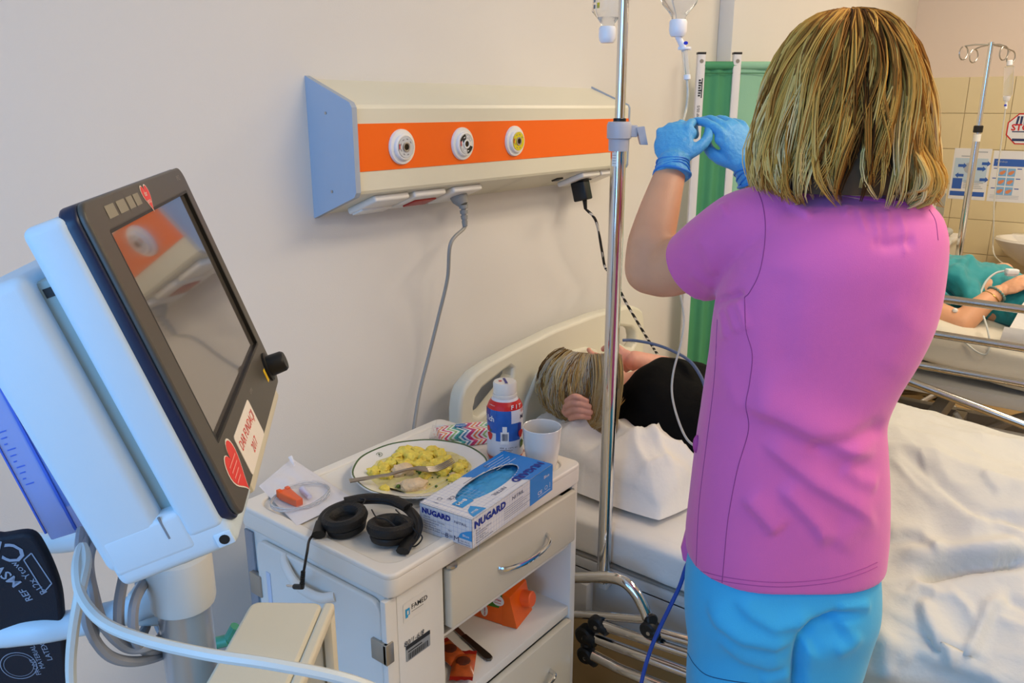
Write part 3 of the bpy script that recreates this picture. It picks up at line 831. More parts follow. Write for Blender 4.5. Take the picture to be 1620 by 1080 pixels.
# fork
fk0 = atZ(553, 762, ZS+.030); fk1 = atZ(640, 753, ZS+.030); fk2 = atZ(690, 752, ZS+.026); fk3 = atZ(718, 737, ZS+.030)
M_cut = mat('cutlery_steel', '#a39b92', .28, 1.0)
fk = thing('fork', fk1, 'steel fork lying across the plate, tines in the sauce', 'fork')
ax = (fk3-fk0); L = ax.length; axn = ax.normalized()
Ff = frame(fk0, axn, UP.cross(axn))
hpts = [(0, .0065), (.02, .006), (.07, .0042), (.105, .0032), (.118, .0042), (.130, .0100), (.145, .0110)]
ws = L/.195
def zc(x): return .0008+.006*math.exp(-((x-.118)/.03)**2)-.004*math.exp(-((x-.155)/.03)**2)
vs = []; fs = []
for i, (x, w_) in enumerate(hpts):
    for s, zz in ((-1, 0), (1, 0), (1, .0022), (-1, .0022)): vs.append((x*ws, s*w_, zc(x)+zz))
for i in range(len(hpts)-1):
    for k in range(4): fs.append((4*i+k, 4*i+(k+1) % 4, 4*i+4+(k+1) % 4, 4*i+4+k))
fs += [(3, 2, 1, 0), tuple(4*(len(hpts)-1)+k for k in range(4))]
MB(Ff).add(vs, fs).build('handle', M_cut, fk, angle=50)
for k in range(4):
    yk = -.0088+k*.0059
    MB(Ff).tube([(x*ws, yk, zc(x)+.0012+(.010*((x-.143)/.05)**2)) for x in (.143, .16, .175, .186, .195)], [.0017, .0016, .0015, .0013, .0006], 6).build('tine', M_cut, fk)

# ------------------------------------------------ box of gloves
M_card = mat('white_carton', '#e3e4e8', .4)
M_cblue = mat('carton_blue', '#1380d8', .35)
M_glove = mat('blue_nitrile', '#3f9fdc', .5, bump=.2, bscale=120)
M_lightblue = mat('carton_light_blue', '#2e97da', .4)
M_grid = mat('carton_grid_line', '#b3bede', .5)
gA = atZ(747.5, 868, ZS); gB = atZ(886, 778.5, ZS)
gu = Matrix.Rotation(math.radians(4), 3, 'Z') @ (gB-gA); gl = gu.length; gu.normalize(); gv = UP.cross(gu); gw = .102; gh = .049
SV = gh/.066      # the print was laid out for a taller carton
gx = thing('glove_box', gA+gu*gl/2+gv*gw/2, 'blue and white cardboard box of blue gloves at the front of the cabinet top', 'box')
FG = frame(gA, gu, gv)          # x along the long side, y to the back, z up
oval = [(gl*.50+.082*math.cos(2*PI*i/36)*1.0, gw*.53+.027*math.sin(2*PI*i/36)) for i in range(36)]
bx_ = MB(FG)
tth = .0012
bx_.box((0, 0, 0), (gl, tth, gh)); bx_.box((0, gw-tth, 0), (gl, gw, gh)); bx_.box((0, 0, 0), (tth, gw, gh)); bx_.box((gl-tth, 0, 0), (gl, gw, gh)); bx_.box((0, 0, 0), (gl, gw, tth))
bx_.plate([(0, 0), (gl, 0), (gl, gw), (0, gw)], [oval], gh-tth, gh)
bx_.build('carton', M_card, gx, smooth=False)
xb = gl*.69
bl = MB(FG)
e = .0004
# blue end: wraps top (around the opening), front, right side
topb = [(xb, -e), (gl+e, -e), (gl+e, gw+e), (xb-.055, gw+e)]
# stop the blue at the rim of the opening
arc = [p for p in oval]
def in_oval(x, y): return ((x-gl*.5)/.083)**2+((y-gw*.53)/.028)**2 < 1
nx_, ny_ = 60, 40
for i in range(nx_):
    for j in range(ny_):
        xa, xb2 = xb-.055+(gl-xb+.055)*i/nx_, xb-.055+(gl-xb+.055)*(i+1)/nx_
        ya, yb = gw*j/ny_, gw*(j+1)/ny_
        xm, ym = (xa+xb2)/2, (ya+yb)/2
        if xm < xb-.055*ym/gw or in_oval(xm, ym): continue
        bl.rect(xa, ya, xb2, yb, gh+e)
FF = frame(gA, gu, UP)          # front face: x right, y up, z to the viewer
bl.rect(xb, 0, gl+e, gh, e, FG.inverted() @ FF)
FR = frame(gA+gu*gl, gv, UP)
bl.rect(0, 0, gw, gh, e, FG.inverted() @ FR)
bl.build('blue_panel', M_cblue, gx, smooth=False)
FE = frame(gA+gv*gw, -gv, UP)    # left end: x towards the front edge, y up
gr = MB(FG)
for i in range(22):
    x = .004+i*.0075
    if x < xb-.003: gr.rect(x, 0, x+.0004, gh, e*.7, FG.inverted() @ FF)
for j in range(8): gr.rect(0, .004+j*.0078, xb, .0044+j*.0078, e*.7, FG.inverted() @ FF)
for i in range(15): gr.rect(.004+i*.0078, 0, .0044+i*.0078, gh, e*.7, FG.inverted() @ FE)
for j in range(8): gr.rect(0, .004+j*.0078, gw, .0044+j*.0078, e*.7, FG.inverted() @ FE)
for j in range(15): 
    y = .004+j*.0082
    gr.rect(.002, y, .085, y+.0004, gh+e*.7)
for i in range(10): gr.rect(.004+i*.0085, 0, .0044+i*.0085, gw, gh+e*.7) if .004+i*.0085 < .085 else None
gr.build('grid_print', M_grid, gx, smooth=False)
def onf(F): return FG.inverted() @ F @ Matrix.Diagonal((1, SV, 1, 1))
TB = Matrix.Translation((0, 0, gh)) @ Matrix.Diagonal((1, gw/.122, 1, 1))
MB(FG).text('NUGARD', .005, .0425, .0215, e*2, onf(FF), bold=.05, wide=.90, sp=1.06).build('title_print', M_navyink, gx, smooth=False)
MB(FG).text('NUGARD', .005, .046, .0165, e*2, onf(FE), bold=.05, wide=.78, sp=1.05).build('title_print', M_navyink, gx, smooth=False)
MB(FG).text('NUGARD', gl-.006, .030, .0225, e*2.5, TB, rot=180, bold=.05, wide=.90, sp=1.06).build('title_print', M_navyink, gx, smooth=False)
nk = MB(FG)
nk.text('NITRIL', .108, .047, .0120, e*2, onf(FF)); nk.text('NITRIL', .068, .046, .0085, e*2, onf(FE))
nk.text('NITRIL', gl-.119, .026, .0125, e*2.5, TB, rot=180)
nk.text('ADVENTA', gl-.078, gw-.016, .0090, e*2.5, TB, rot=180, sp=1.15); nk.ring((gl-.072, gw-.012), .003, .0042, gh+e*2.5, 16)
nk.rect(gl-.148, gw-.020, gl-.118, gw-.0190, gh+e*2.5)
nk.text('CE', .046, gw-.016, .013, e*2.5, TB, rot=180); nk.ring((.026, gw-.020), .0035, .0042, gh+e*2.5, 14); nk.rect(.012, gw-.028, .0128, gw-.018, gh+e*2.5)
for k, s in enumerate(('Sterile', 'Examination Gloves', 'Ambidextrous', 'Powderfree', 'Not Made from', 'Natural Rubber Latex')):
    nk.text(s, .008, .0340-k*.0056, .0052, e*2, onf(FF)); nk.text(s, .008, .0385-k*.0056, .0052, e*2, onf(FE))
for k in range(6):
    nk.rect(.085, .0385-k*.0052, .085+.055+.012*((k*5) % 3), .0392-k*.0052, e*2, onf(FF))
nk.text('8=M', .050, .0065, .015, e*2, onf(FE)); nk.text('Size', .056, .023, .0045, e*2, onf(FE)); nk.text('100 PCS', .078, .008, .0055, e*2, onf(FE)); nk.rect(.075, .004, .098, .005, e*2, onf(FE))
nk.build('small_print', mat('grey_blue_print', '#4d5578', .5), gx, smooth=False)
lb = MB(FG)
def leaf(M, x, y, w_, h_, z):
    pts = [(x, y)]; pts += [(x+w_*(a/10), y+h_*(a/10)**.45) for a in range(1, 11)]; pts += [(x+w_, y)]
    lb.poly(pts, z, M)
leaf(onf(FE), .076, .016, .0255, .024, e*1.5); lb.build('light_blue_print', M_lightblue, gx, smooth=False)
MB(FG).poly([(.042, .003), (.008, .003), (.013, .015), (.021, .023), (.034, .028), (.039, .015)], gh+e*1.5).build('light_blue_print', M_lightblue, gx, smooth=False)
MB(FG).rect(.022, .034, .052, .056, gh+e*1.5).build('light_blue_print', M_lightblue, gx, smooth=False)
wt = MB(FG); wt.text('8=M', .048, .060, .0125, e*2.5, TB, rot=180, bold=.02); wt.build('size_print', M_whiteink, gx, smooth=False)
wt = MB(FG); wt.text('Blue', .031, .017, .009, e*2.5, TB, rot=180); wt.build('colour_print', M_whiteink, gx, smooth=False)
wt = MB(FG); wt.text('Blue', .084, .022, .0075, e*2.5, onf(FE)); wt.build('colour_print', M_whiteink, gx, smooth=False)
wt = MB(FG); wt.text('Blue', gl-.030, .044, .0105, e*2.5, onf(FF)); wt.text('CE', gl-.050, .013, .0125, e*2.5, onf(FF)); wt.ring((gl-.022, .019), .004, .0048, e*2.5, 14, M=onf(FF)); wt.rect(gl-.010, .013, gl-.009, .026, e*2.5, onf(FF)); wt.rect(gl-.048, .008, gl-.008, .009, e*2.5, onf(FF))
wt.build('white_print', M_whiteink, gx, smooth=False); wt = MB(FG)
for k in range(5): wt.rect(gl-.075, gw-.010-k*.0066, gl-.016-.008*(k % 2), gw-.0092-k*.0066, gh+e*2.5)
wt.build('white_print', M_whiteink, gx, smooth=False)
# the gloves inside
b = bmesh.new(); bmesh.ops.create_grid(b, x_segments=40, y_segments=24, size=.5)
for v in b.verts:
    x, y = v.co.x, v.co.y
    v.co = V((gl*.5+x*.19, gw*.53+y*.075, gh-.016+.010*math.cos(x*2.2)*math.cos(y*2.4)+.006*noise.noise(V((x*6, y*3, 1)))+.004*abs(noise.noise(V((x*12, y*9, 5))))))
g = MB(FG); g.bm(b); g.build('folded_gloves', M_glove, gx)

# ------------------------------------------------ headphones
M_pad = mat('black_leatherette', '#0e0e0f', .55, bump=.2, bscale=260)
hc1 = atZ(549, 822, ZS+.02); hc2 = atZ(617, 838, ZS+.02)
hp_ = thing('headphones', (hc1+hc2)/2, 'black folded headphones with round padded cups lying on the cabinet top', 'headphones')
hp_.location.z = ZS
for c, tilt in ((hc1, (-.12, .25)), (hc2, (.10, .20))):
    c = V((c.x, c.y, ZS))
    Mh = Matrix.Translation(c) @ Matrix.Rotation(tilt[0], 4, 'Y') @ Matrix.Rotation(-tilt[1]*.3, 4, 'X') @ Matrix.Translation((0, 0, .003))
    MB(Mh).lathe([(.022, 0), (.030, .002), (.032, .008), (.031, .012), (.026, .013)], seg=28).build('ear_cup', M_black, hp_)
    MB(Mh).lathe([(.028, .012), (.0345, .015), (.037, .021), (.0355, .028), (.030, .0315), (.023, .030), (.018, .024), (.0165, .017)], seg=32).build('ear_cushion', M_pad, hp_)
    MB(Mh).lathe([(.018, .0145), (.001, .0155)], seg=20).build('speaker_cloth', mat('speaker_cloth', '#050505', .9), hp_)
band = [atZ(506, 838, ZS+.014), atZ(516, 812, ZS+.022), atZ(545, 797, ZS+.026), atZ(580, 791, ZS+.028), atZ(618, 793, ZS+.028), atZ(646, 806, ZS+.026), atZ(660, 826, ZS+.022), atZ(656, 848, ZS+.014), atZ(640, 866, ZS+.010)]
MB().tube(spline(band, 6), .0085, 10, flat=.55).build('headband', M_black, hp_)
MB().tube(spline([p+V((0, 0, .005)) for p in band[2:6]], 6), .0105, 10, flat=.5).build('headband_padding', M_pad, hp_)
MB().tube([atZ(504, 846, ZS+.012), atZ(508, 826, ZS+.016)], [.011, .009], 10, flat=.7).build('end_hinge', M_black, hp_)
MB().tube([atZ(637, 872, ZS+.009), atZ(648, 852, ZS+.012)], [.011, .010], 10, flat=.6).build('end_hinge', M_black, hp_)
for pts in ([(588, 806), (596, 818), (612, 822), (632, 840), (640, 858), (656, 864), (668, 850), (656, 838), (640, 820), (626, 806)], [(572, 800), (578, 790), (570, 788)], [(650, 800), (662, 830), (652, 858), (630, 842), (620, 862)]):
    P = [atZ(x, y, ZS+.036-.0008*max(0, y-825)) for x, y in pts]
    MB().tube(spline(P, 6), .0012, 6).build('earphone_wire', M_black, hp_)
xj = x0-.040
cpts = [atZ(508, 838, ZS+.010), atZ(494, 850, ZS+.008)+V((-.004, 0, 0)), atX(486, 872, xj), atX(482, 895, xj), atX(479.5, 908, xj)]
MB().tube(spline(cpts, 8), .0021, 8).build('cord', M_black, hp_)
jk = MB(); p0 = atX(479.5, 904, xj); p1 = atX(478, 926, xj); 
for k in range(6):
    a = p0.lerp(p1, k/6); c_ = p0.lerp(p1, (k+.7)/6); jk.cyl(a, c_, .0036, seg=10)
jk.cyl(p0, p1, .0028, seg=8)
jk.build('strain_relief', M_black, hp_)
MB().tube([atX(478, 922, xj), atX(478, 928, xj), atX(466, 927.5, xj)], .0042, 10).build('jack_body', M_black, hp_)
MB().tube([atX(467, 927.5, xj), atX(455, 926, xj), atX(453, 925.7, xj)], [.0020, .0020, .0010], 8).build('jack_tip', M_chrome, hp_)

# ------------------------------------------------ sterile tubing pack
M_film = mat('clear_film', '#f2f2f4', .12, trans=.9, ior=1.1, alpha=.35, bump=.4, bscale=50)
M_paper = mat('pack_paper', '#e6e3e6', .6)
pk = thing('sterile_tubing_pack', atZ(470, 790, ZS), 'clear sterile pouch holding tubing and an orange clip on the cabinet corner', 'packaging')
quad = [atZ(410, 772, ZS), atZ(470, 835, ZS), atZ(559, 792, ZS), atZ(462, 728, ZS)]
quad = [(q.x, q.y) for q in quad]
def quadgrid(q, z, amp, seed, n=24, edge=0):
    vs, fs = [], []
    for i in range(n+1):
        for j in range(n+1):
            u, v_ = i/n, j/n
            x = (q[0][0]*(1-u)+q[1][0]*u)*(1-v_)+(q[3][0]*(1-u)+q[2][0]*u)*v_
            y = (q[0][1]*(1-u)+q[1][1]*u)*(1-v_)+(q[3][1]*(1-u)+q[2][1]*u)*v_
            m_ = (min(u, 1-u, v_, 1-v_)*4); m_ = min(1, m_)
            h = z + amp*m_ + .004*m_*noise.noise(V((u*6, v_*6, seed))) + (edge*max(0, v_-.8)*5)**2*.0
            vs.append((x, y, h))
    for i in range(n):
        for j in range(n): fs.append((i*(n+1)+j, (i+1)*(n+1)+j, (i+1)*(n+1)+j+1, i*(n+1)+j+1))
    return vs, fs
MB().add(*quadgrid(quad, ZS+.004, .0015, 3)).build('paper_back', M_paper, pk)
MB().add(*quadgrid(quad, ZS+.0055, .017, 8)).build('film', M_film, pk)
pt_ = MB().tube([V((p.x, p.y, p.z)) for p in [atZ(462, 730, ZS+.006), atZ(459, 722, ZS+.016), atZ(466, 736, ZS+.010)]], [.002, .004, .002], 6, flat=.3); pt_.build('peel_tab', M_paper, pk)
M_oclip = mat('orange_plastic', '#f0642a', .4)
o1 = atZ(448, 780, ZS+.012); o2 = atZ(474, 796, ZS+.012); od = (o2-o1).normalized()
ok_ = MB(frame(o1, od, UP.cross(od))); Lc = (o2-o1).length
ok_.plate([(0, -.010), (.006, -.012), (Lc*.6, -.009), (Lc, -.006), (Lc, .006), (Lc*.6, .008), (.008, .011), (0, .008)], [], -.006, .008, .002); ok_.box((-.002, -.012, -.004), (.006, -.004, .010), .001); ok_.box((-.002, .004, -.004), (.007, .011, .010), .001)
ok_.build('orange_clip', M_oclip, pk)
tb_ = MB()
cc = atZ(475, 785, ZS+.010)
tb_.tube([cc+V((.052*math.cos(a)*(1+.03*math.sin(a*2.3)), .040*math.sin(a)*(1+.04*math.cos(a*1.7)), .002*math.sin(a*1.5))) for a in np.linspace(0, 4*PI, 70)], .0018, 6)
tb_.build('coiled_tube', mat('clear_tube', '#e9ebee', .15, trans=.7, ior=1.2), pk)
MB().cyl(atZ(478, 774, ZS+.012), atZ(490, 786, ZS+.012), .006, .004, 12).build('luer_cap', mat('pale_lilac_plastic', '#d3d3ea', .35), pk)

# ------------------------------------------------ strawberry milk bottle
bo = atZ(799, 722, ZS); bo.z = ZS
bt = thing('milk_bottle', bo, 'milk drink bottle with white cap and red and blue label behind the glove box', 'bottle')
M_bot = mat('bottle_red_base', '#d8452b', .3)
M_lblue = mat('label_blue', '#2a62b8', .35, var=.1, vscale=60)
M_lnavy = mat('label_navy', '#27308e', .35)
M_lred = mat('label_red', '#cf2022', .35)
M_lwhite = mat('label_white', '#dfe0e8', .35)
R = .0345
pf = [(.026, 0), (.032, .003), (R, .012), (R, .030), (.0335, .052), (R*.985, .075), (R, .095), (.0335, .104), (.030, .113), (.0245, .121), (.0205, .125)]
def prof_r(h): 
    return float(np.interp(h, [p[1] for p in pf], [p[0] for p in pf]))
MB().lathe(pf+[(.0185, .1265), (.0185, .132)], bo, 40).build('bottle_body', M_lwhite, bt)
# label patches that follow the bottle; angle 0 faces the viewer
va = math.atan2(-bo.y, -bo.x)
def patch(mb, a0, a1, h0, h1, off=.0004, n=10, slant=0.0):
    vs, fs = [], []
    m_ = 8
    for j in range(m_+1):
        t = j/m_; h = h0+(h1-h0)*t; r = prof_r(h)+off
        for i in range(n+1):
            a = va + math.radians(a0+(a1-a0)*i/n + (slant*t if i in (0,) else 0)); vs.append((bo.x+r*math.cos(a), bo.y+r*math.sin(a), bo.z+h))
    for j in range(m_):
        for i in range(n): k = j*(n+1)+i; fs.append((k, k+1, k+n+2, k+n+1))
    return mb.add(vs, fs)
patch(MB(), -180, 180, .0005, .012, n=40).build('label_base', M_bot, bt)
patch(MB(), -180, 180, .105, .1195, n=40).build('label_red_band', M_lred, bt)
patch(MB(), -30, 55, .045, .105, slant=-0).build('label_blue', M_lblue, bt)
patch(MB(), -100, -52, .078, .105, .0006).build('label_navy', M_lnavy, bt)
patch(MB(), 20, 60, .080, .105, .0007).build('label_white', M_lwhite, bt)
patch(MB(), 44, 62, .052, .078, .0006).build('label_navy', M_lnavy, bt)
patch(MB(), -52, -30, .070, .105, .0006).build('label_blue', M_lblue, bt)
patch(MB(), -75, -30, .060, .078, .0005).build('label_blue', M_lblue, bt)
def wrap_text(mb, t, adeg, h, size, off=.001, bold=0.0, step=None):
    """letters set one by one round the bottle; adeg rises to the viewer's right"""
    st_ = step or size*.62/R
    for i, ch in enumerate(t):
        a = va + math.radians(adeg)+i*st_; r = prof_r(h)+off
        p = V((bo.x+r*math.cos(a), bo.y+r*math.sin(a), bo.z+h))
        mb.text(ch, 0, 0, size, 0, frame(p, (-math.sin(a), math.cos(a), 0), (0, 0, 1)), bold=bold, align='CENTER')
w_ = MB(); wrap_text(w_, 'Milch', -84, .083, .0150, bold=.02, step=.19); w_.build('label_lettering', M_whiteink, bt, smooth=False)
w_ = MB(); wrap_text(w_, 'FIT', 24, .1080, .0115, .0015, bold=.03, step=.27); wrap_text(w_, 'erdbeer', -62, .112, .004, .0012); w_.build('label_lettering', M_whiteink, bt, smooth=False)
w_ = MB()
patch(w_, -14, 12, .040, .064, .0009); patch(w_, -8, 6, .064, .075, .0009)
patch(w_, -46, -30, .052, .0535, .0009); patch(w_, -46, -30, .056, .0575, .0009)
w_.build('barcode_field', M_whiteink, bt, smooth=False)
w_ = MB()
a = -10
while a < 7:
    wd_ = random.choice((.8, 1.4, 2.0)); patch(w_, a, a+wd_, .047, .061, .0014, n=2); a += wd_+random.choice((.8, 1.3))
wrap_text(w_, '450 g (375 ml)', -14, .031, .0042, bold=.01)
for k in range(5): patch(w_, -16+(k % 2)*3, 24-(k % 3)*4, .0275-k*.0032, .0283-k*.0032, .0010)
wrap_text(w_, 'Milch', 60, .086, .0120, bold=.01, step=.16)
w_.build('label_print', mat('label_dark_print', '#2b2d52', .5), bt, smooth=False)
for (a, h, s) in ((-55, .052, .0085), (58, .056, .0085), (-62, .066, .006)):
    w_ = MB(); aa = va+math.radians(a); r = prof_r(h)+.0008
    w_.add([(-s*.8, 0, 0), (-s*.9, s*.6, 0), (0, s, 0), (s*.9, s*.6, 0), (s*.8, 0, 0), (s*.3, -s*.9, 0), (-s*.3, -s*.9, 0)], [tuple(range(7))], frame((bo.x+r*math.cos(aa), bo.y+r*math.sin(aa), bo.z+h), (-math.sin(aa), math.cos(aa), 0), (0, 0, 1)))
    w_.build('label_strawberry', M_lred, bt, smooth=False)
w_ = MB(); wrap_text(w_, 'E', -78, .0985, .012, bold=.03); wrap_text(w_, 'it', 60, .099, .012, bold=.03, step=.2)
w_.build('red_lettering', M_lred, bt, smooth=False)
w_ = MB()
for (a, h, s) in ((62, .036, .009), (-50, .064, .003)):
    aa = va+math.radians(a); r = prof_r(h)+.001
    w_.add([(-s*.5, -s, 0), (s*.5, -s*.6, 0), (s*.7, s*.3, 0), (0, s, 0), (-s*.7, .2*s, 0)], [tuple(range(5))], frame((bo.x+r*math.cos(aa), bo.y+r*math.sin(aa), bo.z+h), (-math.sin(aa), math.cos(aa), 0), (0, 0, 1)))
w_.build('label_leaf', M_herb, bt, smooth=False)
cp_ = MB().lathe([(.0225, .124), (.0232, .127), (.0228, .130), (.0205, .1305), (.0205, .1325), (.0218, .133), (.0222, .150), (.0208, .1532), (.0001, .1538)], bo, 36).build('cap', M_white, bt)
cpm = MB(frame(bo+V((0, 0, .1541)), RT+HD*.2, HD-RT*.2)); cpm.rect(-.002, -.016, .003, .015, 0); cpm.build('cap_print', M_lnavy, cp_, smooth=False)
MB(frame(bo+V((0, 0, .1541)), RT+HD*.2, HD-RT*.2)).rect(-.012, -.003, -.006, .003, .0).build('cap_print', M_redink, cp_, smooth=False)

# ------------------------------------------------ mug
mc = atZ(857, 738, ZS); mc.z = ZS
mg = thing('mug', mc, 'white handleless china cup at the right edge of the cabinet top', 'cup')
MB().lathe([(.024, 0), (.0265, .001), (.0285, .010), (.0330, .040), (.0355, .075), (.0362, .0805), (.0355, .0815), (.0345, .0805), (.0325, .055), (.0290, .015), (.022, .007), (.0001, .0065)], mc, 44).build('cup_body', M_china, mg)
MB(frame(mc+V((-.0310*math.cos(math.atan2(mc.y, mc.x)), -.0310*math.sin(math.atan2(mc.y, mc.x)), .024)), RT, UP)).disc((.004, 0), .0012, .0012, 10, .002).build('red_speck', M_redink, mg, smooth=False)
MB().lathe([(.0001, .05), (.0322, .05)], mc, 30).build('drink', mat('milky_drink', '#c9bdb4', .15), mg)

# ------------------------------------------------ pack of tissues with zigzag print
M_tis = mat('tissue_pack_zigzag', '#e9e7ea', .3)
nt = M_tis.node_tree; bs_ = nt.nodes['Principled BSDF']
tc = nt.nodes.new('ShaderNodeTexCoord'); sx = nt.nodes.new('ShaderNodeSeparateXYZ'); nt.links.new(tc.outputs['UV'], sx.inputs[0])
def mnode(op, a, b=None):
    n = nt.nodes.new('ShaderNodeMath'); n.operation = op
    for i, v_ in enumerate((a, b)):
        if v_ is None: continue
        if isinstance(v_, (int, float)): n.inputs[i].default_value = v_
        else: nt.links.new(v_, n.inputs[i])
    return n.outputs[0]
zz = mnode('PINGPONG', sx.outputs[1], 0.17)
vv = mnode('ADD', sx.outputs[0], mnode('MULTIPLY', zz, 1.0))
fr_ = mnode('FRACT', mnode('MULTIPLY', vv, 1.25))
ramp = nt.nodes.new('ShaderNodeValToRGB'); ramp.color_ramp.interpolation = 'CONSTANT'
cols = ['#d9466a', '#f0e6e6', '#e9884a', '#f3ece2', '#d8406a', '#eeeeee', '#9cc07a', '#e9efe6', '#52b0a8', '#2f8f96', '#eef0ee', '#4a86b4', '#ececf2', '#c23c88']
el = ramp.color_ramp.elements
while len(el) < len(cols): el.new(.5)
for i, c in enumerate(cols): el[i].position = i/len(cols); el[i].color = (*lin(c), 1)
nt.links.new(fr_, ramp.inputs['Fac']); nt.links.new(ramp.outputs['Color'], bs_.inputs['Base Color'])
tA = atZ(699, 706, ZS+.001); tB = atZ(774, 697, ZS+.001); tu = (tB-tA); tl = tu.length+.012; tu.normalize(); tv = UP.cross(tu)
tp = thing('tissue_pack', tA, 'small pack of paper tissues with a colourful zigzag print behind the plate', 'tissues')
FT = frame(tA, tu, tv)
b = bmesh.new(); bmesh.ops.create_cube(b, size=1); bmesh.ops.subdivide_edges(b, edges=b.edges[:], cuts=8, use_grid_fill=True)
uvl = b.loops.layers.uv.new('UVMap')
for v in b.verts:
    x, y, z = v.co
    puff = (1-(2*x)**4*.35)*(1-(2*y)**4*.25)
    v.co = V(((x+.5)*tl, (y+.5)*.052, .013+z*.026*puff+.002*noise.noise(V((x*5, y*5, z)))))
for f_ in b.faces:
    for l in f_.loops: l[uvl].uv = (l.vert.co.x/.085, (l.vert.co.y*.9+l.vert.co.z)/.09)
me = bpy.data.meshes.new('pack'); b.transform(Matrix.Translation(-tA) @ FT); b.to_mesh(me); b.free()
finish(me, 'pack', M_tis, tp, True, 50)
b2 = bmesh.new(); bmesh.ops.create_cube(b2, size=1); uvl = b2.loops.layers.uv.new('UVMap')
for v in b2.verts: v.co = V((.02+(v.co.x+.5)*(tl-.028), -.012+(v.co.y+.5)*.05, .004+v.co.z*.008))
for f_ in b2.faces:
    for l in f_.loops: l[uvl].uv = (l.vert.co.x/.085, (l.vert.co.y*.9+l.vert.co.z)/.09)
me = bpy.data.meshes.new('under_flap'); b2.transform(Matrix.Translation(-tA) @ FT); b2.to_mesh(me); b2.free()
finish(me, 'under_flap', M_tis, tp, True, 50)
cr = MB(FT); 
vs = [(0, 0, .001), (0, .052, .001), (0, .052, .025), (0, 0, .025), (-.014, -.002, .004), (-.016, .050, .0), (-.010, .040, .032), (-.010, .006, .020)]
cr.add(vs, [(0, 4, 7, 3), (1, 5, 6, 2), (3, 7, 6, 2), (0, 1, 5, 4), (4, 5, 6, 7)]).build('clear_wrapper_end', M_film, tp, angle=20)
MB(FT).tube([(-.006, .03, .028), (-.002, .034, .045)], [.0012, .0008], 5, flat=.4).build('wrapper_fin', M_film, tp)
Fs = FT @ Matrix.Translation((0, 0, .0275))
MB(Fs).disc((.046, .030), .0125, .0, 24, .0090).build('name_badge', mat('badge_blue', '#2a78c4', .4), tp, smooth=False)
w_ = MB(Fs); w_.text('Queen', .0355, .0275, .0075, .0004, shear=.2, bold=.01); w_.text('Style', .045, .018, .007, .0004, shear=.2, rot=-20); w_.build('name_print', M_whiteink, tp, smooth=False)
w_ = MB(frame(tA-tv*.0006, tu, UP))
for k in range(3): w_.rect(.012, .006+k*.003, .034, .0072+k*.003, .0012)
w_.build('small_print', M_greyink, tp, smooth=False)

# ------------------------------------------------ things on the open shelf
ZSH = .596
M_juice = mat('juice_carton_orange', '#ec6412', .35, var=.12, vscale=18)
j0 = V((1.060, .888, ZSH))
jc = thing('juice_carton', j0, 'orange juice carton lying on the open shelf, cap towards the room', 'carton')
Fj = Matrix.Translation(j0) @ Matrix.Rotation(math.radians(-80), 4, 'Z')
# lies along local x, its gabled top end at +x
b = MB(Fj)
b.box((-.13, -.035, 0), (.052, .035, .068), .003)
vs = [(.051, -.035, .0), (.051, .035, .0), (.051, .035, .068), (.051, -.035, .068), (.082, -.034, .002), (.080, .034, .002), (.066, .034, .064), (.066, -.034, .064)]
b.add(vs, [(4, 5, 6, 7), (0, 1, 5, 4), (1, 2, 6, 5), (2, 3, 7, 6), (3, 0, 4, 7), (0, 3, 2, 1)])
b.build('carton_body', M_juice, jc, angle=25)
MB(Fj).cyl((.068, .012, .038), (.092, .012, .042), .0160, .0150, 24, .002).build('cap', M_oclip, jc)
Fsd = Fj @ frame((0, -.0354, 0), (1, 0, 0), (0, 0, 1))
w_ = MB(Fsd); w_.poly([(.000, .044), (.020, .034), (.044, .036), (.0515, .054), (.0515, .0675), (.0, .0675), (-.008, .056)], .0002); w_.build('leaf_print', mat('leaf_green', '#3c7a22', .4), jc, smooth=False)
w_ = MB(Fsd); w_.disc((.042, .052), .0135, .0005, 24, .0115); w_.build('brand_badge', M_whiteink, jc, smooth=False)
w_ = MB(Fsd); w_.text('hortex', .0305, .051, .0078, .0008, bold=.02, wide=.9); w_.rect(.035, .046, .049, .0472, .0008); w_.build('brand_lettering', M_redink, jc, smooth=False)
w_ = MB(Fsd); w_.disc((.012, .022), .008, .0004, 22, .014); w_.build('side_badge', M_whiteink, jc, smooth=False)
w_ = MB(Fsd); w_.text('hortex', .015, .0115, .006, .0008, rot=90, bold=.02); w_.build('brand_lettering', M_redink, jc, smooth=False)
w_ = MB(Fsd)
for k in range(9): w_.rect(-.05+k*.004, .020, -.0485+k*.004+(k % 3)*.0006, .050, .0006)
w_.build('barcode', M_ink, jc, smooth=False)
# table knife
k0 = atZ(716, 990, ZSH+.003); k1 = atZ(777, 1044, ZSH+.003)
kn = thing('table_knife', k0, 'dark steel table knife lying on the open shelf left of the juice', 'knife')
kd = (k1-k0).normalized(); Fk = frame(k0, kd, UP.cross(kd)); Lk = (k1-k0).length
MB(Fk).plate([(Lk*.30, -.006), (Lk*.9, -.0075), (Lk*.97, -.006), (Lk, 0), (Lk*.97, .006), (Lk*.9, .0075), (Lk*.30, .005)], [], -.002, .003, .001).build('handle', mat('dark_steel', '#6b655c', .3, 1.0), kn)
MB(Fk).plate([(-.05, -.004), (Lk*.31, -.005), (Lk*.31, .005), (-.03, .008), (-.06, .004)], [], -.001, .0006).build('blade', M_steel, kn)
